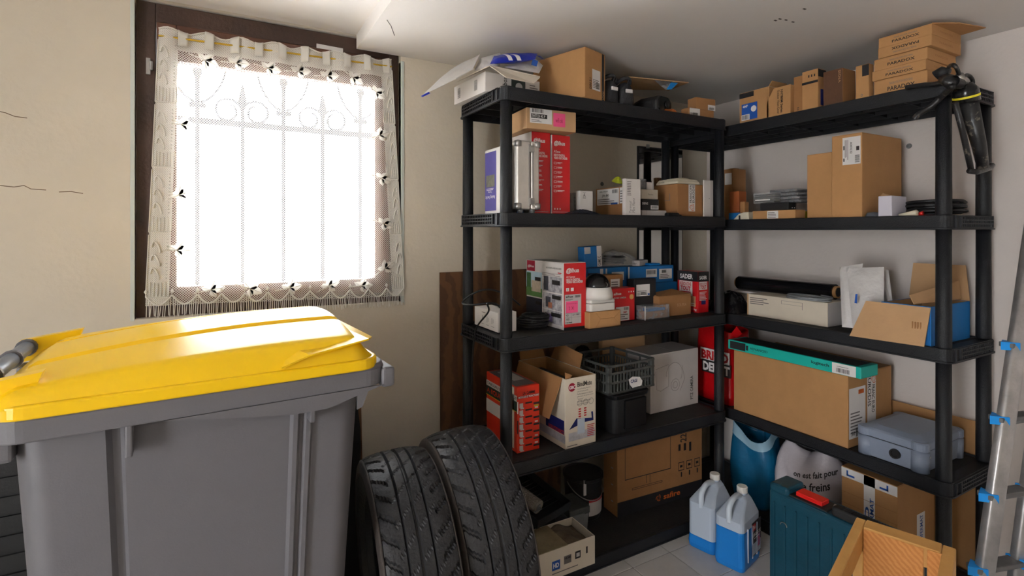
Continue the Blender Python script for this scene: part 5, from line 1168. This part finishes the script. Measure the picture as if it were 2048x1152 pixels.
obj('red_wire', MB().tube(smoothpath([Vector((2.13, onx(1846, 424, 2.13).y, z+.005)), Vector((2.14, .93, z+.003)), Vector((2.2, .86, z+.003)), Vector((2.3, .845, z+.003))]), .0025, 6), SIGNALR, o)
o = tag(obj('plastic_disc', MB().lathe([(.001, .02), (.02, .018), (.026, .006), (.026, 0)], 20), mat('slate_plastic', S(84, 90, 100), .4, var=.1), smooth=True, M=TR((2.125, onx(1747, 425, 2.125).y, z))), 'round slate grey disc between tall carton and small white carton', 'disc')

# ================================================================== third tier (right wall)
z = ZB[2]+.001
bw = Box('white_carton', 'long flat white carton with a coil of grey cable on it', 'box', (1655, 'z', 654.7), z, xl=1494.5, w=.135, yt=606, m=CREAMC); bw.lines('S', .04, .55, .3, .9, 4, INKG); bw.rects('S', [(.46, .72, .72, .73), (.46, .72, .465, .86), (.715, .56, .72, .86), (.46, .86, .72, .87)], INKG, 'tuck_flap_seam'); bw.decal('S', 0, 0, .02, 1, KRAFT3, 'brown_edge'); bw.decal('F', .02, .02, .98, .98, GREYC, 'end_panel')
cyy = onx(1618, 590, 2.17).y
o = tag(obj('grey_cable', cable_coil((2.165, cyy, bw.top+.001), .055, 4, .0035, 6, .006, 1.5), CABLEG, smooth=True), 'coil of grey cable on the long white carton', 'cable')
def roll(name, label, x, ya, yb, zc, r, m, core=None):
    o = obj(name, MB().tube([(0, 0, 0), (0, ya-yb, 0)], r, 26), m, smooth=True, M=Matrix.Translation(Vector((x, yb, zc)))); q_ = o.modifiers.new('es', 'EDGE_SPLIT'); q_.split_angle = 1.0
    tag(o, label, 'roll')
    if core: 
        obj('card_core', MB().tube([(0, -.012, 0), (0, ya-yb+.012, 0)], r*.78, 22), core, o); obj('core_hole', MB().tube([(0, -.0125, 0), (0, ya-yb+.0125, 0)], r*.6, 20), BLACKM, o)
    return o
zr_ = bw.top
ya, yb = onx(1479, 545, 2.335).y, onx(1671, 560, 2.335).y
roll('foam_roll', 'white foam roll lying under the black film roll', 2.335, ya, yb+.02, z+.04, .04, CREAMC)
b_ = Box('card_pad', 'grey card pad carrying the black film roll', 'card', (2.29, 'p', yb), z+.0805, w=.09, d=ya-yb, h=.012, m=GREYC)
roll('film_roll', 'roll of black plastic film with cardboard core by the right wall', 2.335, ya, yb, z+.0935+.034, .034, BLACKG, KRAFT)
o = tag(obj('black_sack', pillow(.14, .17, .09, seed=31, amp=.012), BLACKBAG, smooth=True, M=TR((2.10, 1.62, z))), 'shiny black plastic bag left of the long white carton', 'sack')
# padded mailers standing
def up_mailer(label, pl, pr, ptl, ptr, m, seed, th=.03):
    return mailer(label, [pl, pr, ptr, ptl], m, seed, th, 'clear mailers on the third tier', 'clear_mailer', .006)
o, c0 = up_mailer('crumpled white plastic mailer standing beside the open carton', onx(1706, 664, 2.14), onx(1768, 655, 2.17), onx(1693, 536, 2.20), onx(1768, 534, 2.23), POLY, 41)
obj('blue_mark', MB().add([onx(1711, 588, 2.118)-c0, onx(1715, 588, 2.118)-c0, onx(1714, 607, 2.118)-c0, onx(1709, 606, 2.118)-c0], [(0, 1, 2, 3)]), BLUEP, o, solid=.0006)
o, c0 = up_mailer('white padded mailer standing upright against the grey cable', onx(1684, 654, 2.15), onx(1706, 656, 2.16), onx(1679, 534, 2.21), onx(1726, 527, 2.24), POLY, 42, .02)
o, c0 = up_mailer('narrow clear mailer leaning on the open blue carton', onx(1768, 656, 2.26), onx(1792, 656, 2.27), onx(1762, 536, 2.29), onx(1777, 540, 2.30), POLY, 43, .012)
# open blue carton with kraft lining
b = Box('open_carton', 'open carton, blue outside and brown inside, front flap hanging down', 'box', (1862, 'x', 2.10), z, xl=1762, xr=1940, yt=614, shape=False)
b.open_shell(BLUEC); w, d, h = b.w, b.d, b.h
for a in ((.004, w-.004, .0045, .006), (.0045, .006, .006, d-.006), (w-.006, w-.0045, .006, d-.006), (.006, w-.006, d-.006, d-.0045)): obj('inner_liner', MB().box(*a, .004, h-.001), KRAFT3, b.o)
fl = b.quad([(-.001, .0, h-.003), (-.001, d+.05, h-.003), (-.035, d+.09, -.002), (-.035, .005, .003)], KRAFT3, 'front_flap')
for k in range(4): obj('handle_cut', MB().box(-.022-.0, -.0195, .02+.008*k, .023+.008*k, h*.35, h*.6), KRAFT2, b.o)
b.quad([(w, .0, h), (w, d+.04, h), (w+.022, d+.035, h+.13), (w+.022, .02, h+.13)], KRAFT3, 'back_flap')
b.quad([(.01, d*.35, h+.002), (w-.02, .02, h+.006), (w-.01, d*.2, h+.075), (.03, d*.5, h+.03)], KRAFT3, 'side_flap')
sh_ = tag(obj('packing_paper', MB().grid(lambda u, v: (.012+u*(w-.024), .012+v*(d-.024), h*.7+.006*math.sin(7*u+3*v)), 10, 10), CREAMC, solid=.002, smooth=True, M=b.M), 'beige packing paper inside the open blue carton', 'paper')
tag(obj('card_pad', MB().box(0, .1, 0, .12, 0, .006), KRAFT2, M=TR((2.105, onx(1702, 655, 2.105).y-.07, z-.0005))), 'brown card pad under the mailers at the shelf edge', 'card') if False else None

# ================================================================== fourth tier (right wall)
z = ZB[1]+.001
b = Box('long_carton', 'big long brown carton with shipping labels on the fourth tier', 'box', (1696, 'x', 2.098), z, xl=1467.5, xr=1783, yt=753, m=KRAFT)
st = b.sticker('F', .02, .12, .38, .82, (.4, .02, .92, .2), 7); b.rects('F', [(.22, .72, .34, .78)], ORANGE2, parent=st); b.text('F', '50', .06, .16, .14, .22, INK, lv=3)
t_ = b.decal('F', .42, .2, .62, 1, LABELW, 'printed_tape'); b.text('F', 'FRANC EURO', .52, .4, .59, .8, INK, rot=270, parent=t_); b.text('F', 'EURODIS', .43, .5, .5, .96, INK, rot=270, parent=t_); swirl(b, 'F', .56, .88, b.w*.06, ORANGE2, t_)
b.flaps(KRAFT2)
LC = b
t = Box('speaker_carton', 'slim teal and black carton lying on the long brown carton', 'box', (1722, 'x', 2.084), LC.top+.004, xl=1456, xr=1756, h=.044, m=TEALC)
t.decal('T', .06, .03, .94, .97, BLACKC, 'black_top'); t.decal('S', .02, .12, .16, .9, BLACKC, 'picture_window'); t.decal('S', .165, .25, .185, .75, INK, 'dot_logo'); t.text('S', 'ADVANCED', .2, .42, .35, .66, INK, bold=.01); t.lines('S', .2, .25, .26, .32, 1); t.text('S', 'logitech', .68, .36, .80, .72, INK, bold=.02); t.sticker('S', .82, .04, .97, .96, (.2, .15, .75, .55), 0); t.lines('S', .85, .68, .93, .76, 1, INK)
b = Box('junction_case', 'blue grey metal case with rounded corners and a round port', 'case', (1850, 'z', 951), z, xl=1713, xr=1930, yt=884, shape=False)
w, d, h = b.w, b.d, b.h
R = lambda e, zq, rr=.03: [(x, y, zq) for x, y in rrect(-e, w+e, -e, d+e, rr)]
obj('body', MB().loft([R(-.008, 0), R(-.004, h*.62)]), CASEBL, b.o, bevel=.003); obj('seal', MB().loft([R(-.007, h*.62), R(-.007, h*.645)]), BLACKM, b.o)
obj('lid', MB().loft([R(-.003, h*.645), R(-.003, h*.86), R(-.012, h*.92), R(-.04, h), R(-.05, h)]), CASEBL, b.o, bevel=.003)
for cx, cy in ((.024, .024), (w-.024, .024), (.024, d-.024), (w-.024, d-.024)): 
    obj('corner_pillar', MB().lathe([(.027, 0), (.028, h*.6)], 20, (cx, cy, 0)), CASEBL, b.o, smooth=True); obj('corner_cap', MB().lathe([(.028, h*.66), (.028, h*.87), (.024, h*.9), (.014, h*.9), (.012, h*.87), (.001, h*.87)], 20, (cx, cy, 0)), CASEBL, b.o)
obj('port', MB().lathe([(0, .002), (.010, .002), (.012, -.003), (.017, -.003), (.018, .006), (0, .006)], 22, M=Matrix.Rotation(-PI/2, 4, 'Y') @ Matrix.Rotation(PI, 4, 'Y'), c=(.0, d*.42, h*.34)), BLACKM, b.o)
for yy in (.024,): obj('screw', MB().lathe([(0, 0), (.004, 0), (.004, .002), (0, .002)], 10, M=Matrix.Rotation(PI/2, 4, 'X'), c=(w*.09, -.003, h*.5)), STEEL, b.o)
o = tag(obj('card_sheet', MB().box(0, .006, 0, .36, 0, .615), KRAFT, M=TR((2.462, .83, .001)), bevel=.002), 'brown card sheet standing between rack and wall behind the blue grey case', 'card sheet')
# red bag in the corner
rb = Box('red_bag', 'glossy red carrier bag standing in the rack corner', 'bag', (1462, 'x', 2.115), z, xl=1387, w=.17, yt=652, shape=False)
w, d, h = rb.w, rb.d, rb.h
rnd = random.Random(5); ph = [(rnd.uniform(3, 9), rnd.uniform(3, 9), rnd.uniform(0, 6)) for _ in range(5)]
def bagring(v):
    out = []
    for x, y in rrect(0, w, 0, d, .03, 4):
        k = sum(math.sin(a_*x*12+b_*y*12+c_+v*5) for a_, b_, c_ in ph)/5*.010*(.3+v)
        cx, cy = w/2, d/2; s_ = 1-.10*v
        out.append((cx+(x-cx)*s_+k, cy+(y-cy)*s_-k*.5, h*v*(1-.10*(1-y/d)*(v > .9))))
    return out
obj('film', MB().loft([bagring(i/10) for i in range(11)], True, False), REDBAG, rb.o, smooth=True)
obj('top_fold', MB().add([(w*.1, d*.05, h*.9), (w*.1, -d*.08, h*1.0), (w*.3, -d*.1, h*.9), (w*.3, d*.1, h*.8)], [(0, 1, 2, 3)]), REDBAG, rb.o, solid=.002)
for (tx, u0, v0, u1, v1, m1, m2) in (('BRICO', .26, .52, .97, .64, REDP, INKW), ('DEPOT', .3, .37, 1.0, .49, INKW, INK)):
    pn = rb.decal('S', u0-.03, v0-.02, u1+.02, v1+.02, m2, 'logo_panel', lv=14); rb.text('S', tx, u0, v0, u1, v1, m1, parent=pn, bold=.05, lv=16)

# ================================================================== floor level, right wall
z = ZB[0]+.001
b = Box('tile_carton', 'brown carton with blue printed tape on the bottom tier', 'box', (1795, 'x', 2.12), z, xl=1683, w=.28, h=.36, m=KRAFT)
t_ = b.decal('S', .42, 0, .62, 1, LABELW, 'printed_tape'); b.text('S', 'DIFERMAT', .53, .40, .60, .78, BLUEP, rot=90, parent=t_, bold=.02); b.text('S', 'D', .44, .55, .52, .68, BLUEP, rot=90, parent=t_, bold=.03)
t2 = b.decal('S', 0, .9, 1, 1, LABELW, 'printed_tape'); b.rects('S', [(.1, .92, .25, .94), (.1, .92, .13, .98), (.7, .92, .85, .94), (.82, .92, .85, .98)], BLUEP, parent=t2); b.decal('S', 0, .38, 1, .43, LABELW, 'printed_tape')
for v in (.5, .62, .74): b.seams('S', KRAFT2, vs=(v,))
t3 = b.decal('F', .5, .3, .72, .62, LABELW, 'printed_tape'); b.text('F', 'DIFERMAT', .58, .32, .66, .6, BLUEP, rot=90, parent=t3); b.flaps(KRAFT)
# blue bag and white sack
def sack(name, label, c, W2, D2, H2, yaw, m, seed, amp=.02, flare=0, cat='bag', close=False):
    rnd = random.Random(seed); ph = [(rnd.randint(2, 7), rnd.uniform(3, 9), rnd.uniform(0, 6)) for _ in range(5)]
    def f(u, v):
        a = 2*PI*u; n_ = 3.2; ca, sa = math.cos(a), math.sin(a); k = (abs(ca)**n_+abs(sa)**n_)**(-1/n_)
        w_ = sum(math.sin(i*a+j*v+p) for i, j, p in ph)/5
        s_ = (.86+.22*math.sin(PI*min(1, v*1.1))+flare*v)+w_*.16*(.3+v)
        if close and v > .78: s_ *= 1-.7*((v-.78)/.22)**1.4*(.75+.45*math.sin(3*a+seed))
        return (ca*k*W2/2*s_, sa*k*D2/2*s_, H2*v*(1+.10*math.sin(2*a+seed)*v)+.001)
    o = obj(name, MB().grid(f, 56, 22), m, smooth=True, solid=.0015, M=TR(c, math.radians(yaw))); tag(o, label, cat)
    obj('base', MB().add([f(i/24, 0) for i in range(24)], [tuple(range(24))]), m, o)
    return o, f
o, f = sack('blue_bag', 'petrol blue shopping bag with pale rim on the bottom tier', (2.21, 1.585, z), .17, .19, .345, 10, BLUEBAG, 4, flare=.08)
obj('pale_rim', MB().grid(lambda u, v: Vector(f(u, .86+.14*v))*1.0+Vector((math.cos(2*PI*u)*.003, math.sin(2*PI*u)*.003, .002)), 40, 4), mat('pale_blue_fabric', S(150, 186, 206), .6, var=.1), o, smooth=True)
o, f = sack('white_sack', 'crumpled lilac white sack lettered on est fa, on the bottom tier', (2.245, 1.33, z), .235, .22, .36, 0, POLYL, 11, flare=.1, close=True)
vs, fs = glyphs('on est fait\n   pour reins', .015)
def wrap_text(f, t, a0, a1, v0, v1, m, par, rot=0):
    vs, fs = glyphs(t, .02); mb = MB(); pts = []
    for x, y in vs:
        p = Vector(f(a0+(a1-a0)*x, v0+(v1-v0)*y)); n_ = Vector((p.x, p.y, 0)).normalized(); pts.append(p+n_*.004)
    mb.add(pts, fs); return obj('lettering', mb, m, par)
wrap_text(f, 'on est fait pour', .49, .70, .72, .81, INK, o); wrap_text(f, 'le freins', .53, .66, .60, .69, INK, o)

# ================================================================== in front of the right-hand rack
def jug(label, px, py, yaw, level, sticker):
    c = onz(px, py, .001); M = Matrix.Translation(Vector((c.x, c.y, .001))) @ Matrix.Rotation(math.radians(yaw), 4, 'Z')
    root = empty('screenwash_jug', M); tag(root, label, 'jug', 'screenwash jugs on the tiles')
    w, d, h = .165, .115, .19
    def ring(x0, x1, y0, y1, zq, r=.02): return [(x, y, zq) for x, y in rrect(x0, x1, y0, y1, r, 4)]
    zl = h*level
    full0 = [(0, w, 0, d, 0), (-.003, w+.003, -.003, d+.003, .02), (0, w, 0, d, .1), (0, w, 0, d, h), (.035, w-.006, .012, d-.012, h+.022), (w*.52, w-.012, d*.22, d*.78, h+.048), (w*.62, w*.94, d*.34, d*.66, h+.06)]
    lo = [q_ for q_ in full0 if q_[4] < zl-.01]+[(0, w, 0, d, zl)]; full = [(0, w, 0, d, zl+.0005)]+[q_ for q_ in full0 if q_[4] > zl+.01]
    obj('bottle', MB().loft([ring(*q_, r=.02 if q_[4] <= h else .014) for q_ in full]), HDPE, root, smooth=False, bevel=.004, seg=2)
    k = .002
    obj('fluid', MB().loft([ring(*q_) for q_ in lo]), FLUID, root, bevel=.004)
    obj('neck', MB().lathe([(.017, h+.05), (.017, h+.075)], 20, (w*.78, d*.5, 0)), HDPE, root); obj('cap', MB().lathe([(.021, h+.068), (.021, h+.088), (.019, h+.091), (.001, h+.091)], 24, (w*.78, d*.5, 0)), WHITEP, root)
    hd = MB().tube(smoothpath([Vector(p) for p in ((w*.70, d*.5, h+.050), (w*.45, d*.5, h+.068), (w*.2, d*.5, h+.064), (w*.03, d*.5, h+.038), (w*.045, d*.5, h-.012))]), .0115, 10)
    obj('handle', hd, mat('frosted_handle_plastic', S(206, 216, 228), .35, var=.03), root, smooth=True)
    for x in (.25, .5, .75): obj('ridge', MB().tube([(w*x, -.002, .03), (w*x, -.002, h-.03)], .003, 6), HDPE, root)
    if sticker:
        q_ = MB().add([(w*.45, -.0035, .035), (w*.98, -.0035, .035), (w*.98, -.0035, .17), (w*.45, -.0035, .17)], [(0, 1, 2, 3)]); lb = obj('label', q_, BLACKC, root)
        def dec(x0, x1, z0, z1, m, nm, y=-.0042): return obj(nm, MB().add([(w*x0, y, z0), (w*x1, y, z0), (w*x1, y, z1), (w*x0, y, z1)], [(0, 1, 2, 3)]), m, lb)
        dec(.48, .66, .135, .162, REDP, 'red_logo'); dec(.47, .96, .04, .085, mat('car_photo', S(150, 168, 186), .4, var=.3, scale=40), 'car_picture'); dec(.78, .92, .06, .11, mat('flag_print', S(190, 80, 80), .5, col2=S(60, 80, 160), scale=60), 'flag_picture', -.0046)
        for t, x0, x1, z0, z1 in (('Thiè', .5, .64, .142, .156, ), ('LAVE-GLACE -20°C', .5, .95, .112, .126), ('hiver degivrant', .56, .88, .1, .107)):
            vs, fs = glyphs(t, .02); obj('lettering', MB().add([(w*(x0+(x1-x0)*x), -.0048, z0+(z1-z0)*y) for x, y in vs], fs), INKW, lb)
    return root
jug('blue screenwash jug with black label standing beside the petrol blue case', 1486, 1150, 14, .80, True)
jug('nearly empty screenwash jug standing behind the full blue one', 1428, 1114, 14, .28, False)
# petrol blue tool case standing on edge
c1, c2 = onz(1537, 970, .40), onz(1800, 1088, .40)
dirv = (c2-c1); yawc = math.atan2(dirv.y, dirv.x)
Lc, Tc, Hc = dirv.length+.06, .115, .40
M = Matrix.Translation(Vector((c1.x, c1.y, .001))) @ Matrix.Rotation(yawc, 4, 'Z')
r_ = empty('tool_case', M); tag(r_, 'petrol blue plastic power tool case standing on edge with red latch', 'tool case')
obj('front_shell', MB().box(0, Lc, 0, Tc*.48, 0, Hc-.012), TEALP, r_, bevel=.012, seg=3); obj('rear_shell', MB().box(0, Lc, Tc*.51, Tc, 0, Hc-.012), TEALP, r_, bevel=.012, seg=3)
for k in range(11): obj('rib', MB().box(.02+k*(Lc-.04)/11, .026+k*(Lc-.04)/11, -.004, .002, .03, Hc-.05), TEALP, r_, bevel=.001, seg=1)
obj('latch', MB().box(.085, .175, .028, .075, Hc-.013, Hc+.006), SIGNALR, r_, bevel=.003); obj('latch_bed', MB().box(.06, .20, .012, .09, Hc-.02, Hc-.008), BLACKM, r_, bevel=.003)
obj('shoulder', MB().box(.0, .07, .004, Tc-.004, Hc-.02, Hc+.012), TEALP, r_, bevel=.01, seg=3)
obj('handle', MB().box(.215, Lc-.02, .008, .045, Hc-.014, Hc+.018), BLACKM, r_, bevel=.008, seg=3)
gk = MB()
for k in range(18): gk.box(.24+k*.0075, .243+k*.0075, .012, .04, Hc+.018, Hc+.0195)
obj('grip_ribs', gk, BLACKM, r_); obj('hinge_pin', MB().tube([(.205, .05, Hc), (.225, .05, Hc)], .009, 10), STEEL, r_)
obj('shackle', MB().tube([(.06+.012*math.cos(a), -.005, Hc-.12+.012*math.sin(a)) for a in [PI*i/8 for i in range(9)]], .002, 6), STEEL, r_)
# pine crate frame in front
zt = .56
pA, pB, pC = onz(1738, 1040, zt), onz(1908, 1094, zt), onz(1560, 1190, zt)
u_ = (pB-pA).normalized(); yw = math.atan2(u_.y, u_.x); Lp = (pB-pA).length
M = Matrix.Translation(Vector((pA.x, pA.y, 0))) @ Matrix.Rotation(yw, 4, 'Z')
r_ = empty('pine_frame', M); tag(r_, 'rough pine timber frame standing in front of the tool case', 'wooden frame')
def pl(name, mb, m=PINE, **k): return obj(name, mb, m, r_, bevel=.002, seg=1, **k)
# local x to the right along the far rail, local -y towards the camera
pl('far_rail', MB().box(-.005, Lp-.022, -.05, -.0, zt-.05, zt)); pl('corner_block', MB().box(-.005, .118, -.0525, -.0505, zt-.125, zt-.004), PINEE); pl('corner_post', MB().box(-.004, .117, -.050, -.012, .001, zt-.05))
pl('side_rail', MB().box(-.028, -.006, -.52, -.0, zt-.06, zt-.002)); pl('side_rail', MB().box(Lp-.021, Lp+.004, -.52, .0, zt-.11, zt-.002))
pl('chip_block', MB().box(.125, .155, -.055, -.0505, zt-.075, zt-.002), PINEE)
for x in (-.028, Lp-.021):
    pl('leg', MB().box(x+.001, x+.024, -.06, -.001, .001, zt-.06 if x < 0 else zt-.11)); pl('leg', MB().box(x+.001, x+.024, -.52, -.46, .001, zt-.06 if x < 0 else zt-.11))
pl('brace', MB().add([(-.027, -.30, zt-.061), (-.027, -.10, zt-.061), (-.027, -.02, zt-.2), (-.027, -.02, zt-.28), (-.027, -.2, zt-.13)], [(0, 1, 2, 3, 4)]), solid=0) if False else None
pl('near_rail', MB().box(-.004, Lp-.022, -.52, -.47, zt-.05, zt-.003))
# aluminium ladder with blue treads
zt1, zt2 = 1.45, .02
LA, LB = ony(2052, 560, .64), None
def lad(px, py, y): return ony(px, py, y)
rail1_top, rail1_bot = ony(2046, 600, .60), ony(1968, 1152, .60)
dv = (rail1_bot-rail1_top); t_end = (rail1_top.z-.02)/(rail1_top.z-rail1_bot.z); foot1 = rail1_top+dv*t_end; head1 = rail1_top-dv*.55
r_ = empty('step_ladder', TR((foot1.x, foot1.y, 0))); tag(r_, 'aluminium ladder with bright blue tread ends leaning at the right edge', 'ladder')
def lp(name, mb, m, parent=r_, **k):
    o = obj(name, mb, m, **k); o.parent = parent; o.matrix_parent_inverse = r_.matrix_world.inverted(); return o
off = Vector((.30, -.19, 0)).normalized()*.115
def railbox(a, b, sx, sy):
    t_ = (b-a).normalized(); n1 = Vector((CS, -SN, 0)); n1 = (n1-t_*n1.dot(t_)).normalized(); n2 = t_.cross(n1); mb = MB(); k = 12
    rings = []
    for p in (a, b): rings.append([p+n1*(sx*math.copysign(abs(math.cos(q_))**.5, math.cos(q_)))+n2*(sy*math.copysign(abs(math.sin(q_))**.5, math.sin(q_))) for q_ in [2*PI*i/24 for i in range(24)]])
    mb.loft(rings); return mb
lp('rail', railbox(head1, foot1, .021, .014), ALUD, smooth=True)
offv = Vector((.135, -.03, 0))
lp('rail', railbox(head1+offv, foot1+offv, .021, .014), ALUD, smooth=True)
for k, py in enumerate((692, 845, 997, 1135)):
    t_ = (py-600)/(1152-600); p = rail1_top+dv*((rail1_top.z-ony(2010, py, .62).z)/(rail1_top.z-rail1_bot.z) if False else t_)
    a_ = p+Vector((-.004, .03, 0)); 
    tr_ = MB(); pts = [p+Vector((-.038*CS, .038*SN, -.0)), p+offv+Vector((.01*CS, -.01*SN, 0))]
    d_ = (pts[1]-pts[0]); n_ = Vector((-d_.y, d_.x, 0)).normalized()
    poly = [pts[0], pts[0]+d_*.05-n_*.018, pts[1]-d_*.05-n_*.018, pts[1], pts[1]-d_*.05+n_*.02, pts[0]+d_*.05+n_*.02]
    tr_.loft([[v+Vector((0, 0, -.014)) for v in poly], [v for v in poly]])
    tq = lp('tread', tr_, mat('grey_tread', S(96, 94, 94), .6, var=.2, scale=40), bevel=.002)
    for pe, sg in ((pts[0], 1), (pts[1], -1)):
        e_ = d_.normalized()*sg; cp = MB(); pol = [pe-e_*.012, pe+e_*.026-n_*.024, pe+e_*.03+n_*.024]
        cp.loft([[v+Vector((0, 0, -.020)) for v in pol], [v+Vector((0, 0, .003)) for v in pol]]); ec = lp('end_cap', cp, SKYBLUE); ec.parent = tq; ec.matrix_parent_inverse = Matrix.Identity(4)
    lp('tread_bracket', MB().tube([p+offv*.15+Vector((0, .02, -.03)), p+offv*.9+Vector((0, .02, -.03))], .006, 8), STEEL)
for p in (foot1, foot1+offv): lp('foot', MB().box(p.x-.026, p.x+.026, p.y-.02, p.y+.02, .001, .05), BLACKM, bevel=.004)
# marks on walls: screw anchors
for (pp, lab) in ((onx(1818, 292, XR-.002), 'wall anchor hole in the right wall beside the tall carton'), (ony(1204, 368, YB-.002), 'dark wall anchor above the brown label carton')):
    nrm = Matrix.Rotation(-PI/2, 4, 'Y') if pp.x > XR-.1 else Matrix.Rotation(PI/2, 4, 'X')
    o = obj('wall_anchor', MB().lathe([(0, 0), (.011, 0), (.009, .004), (.004, .004), (.003, .001), (0, .001)], 14, M=nrm), GREYP, M=Matrix.Translation(pp)); tag(o, lab, 'wall anchor')

# things left of the bin
o = tag(obj('ribbed_panel', MB().box(0, .42, 0, .012, 0, .74), BLACKM, M=TR((-.82, 1.86, .001)), bevel=.003), 'black ribbed plastic panel standing on the far left behind the bin', 'panel')
for k in range(13): obj('rib', MB().box(.01, .41, -.008, 0, .03+k*.052, .05+k*.052), BLACKM, o)
o = tag(obj('wood_batten', MB().box(-.009, .009, 0, .02, 0, .72), mat('raw_batten', S(150, 132, 104), .7, var=.15), M=Matrix.Translation(Vector((-.56, 1.82, .006))) @ Matrix.Rotation(.42, 4, 'Y')), 'pale wooden batten leaning behind the bin at the far left', 'batten')
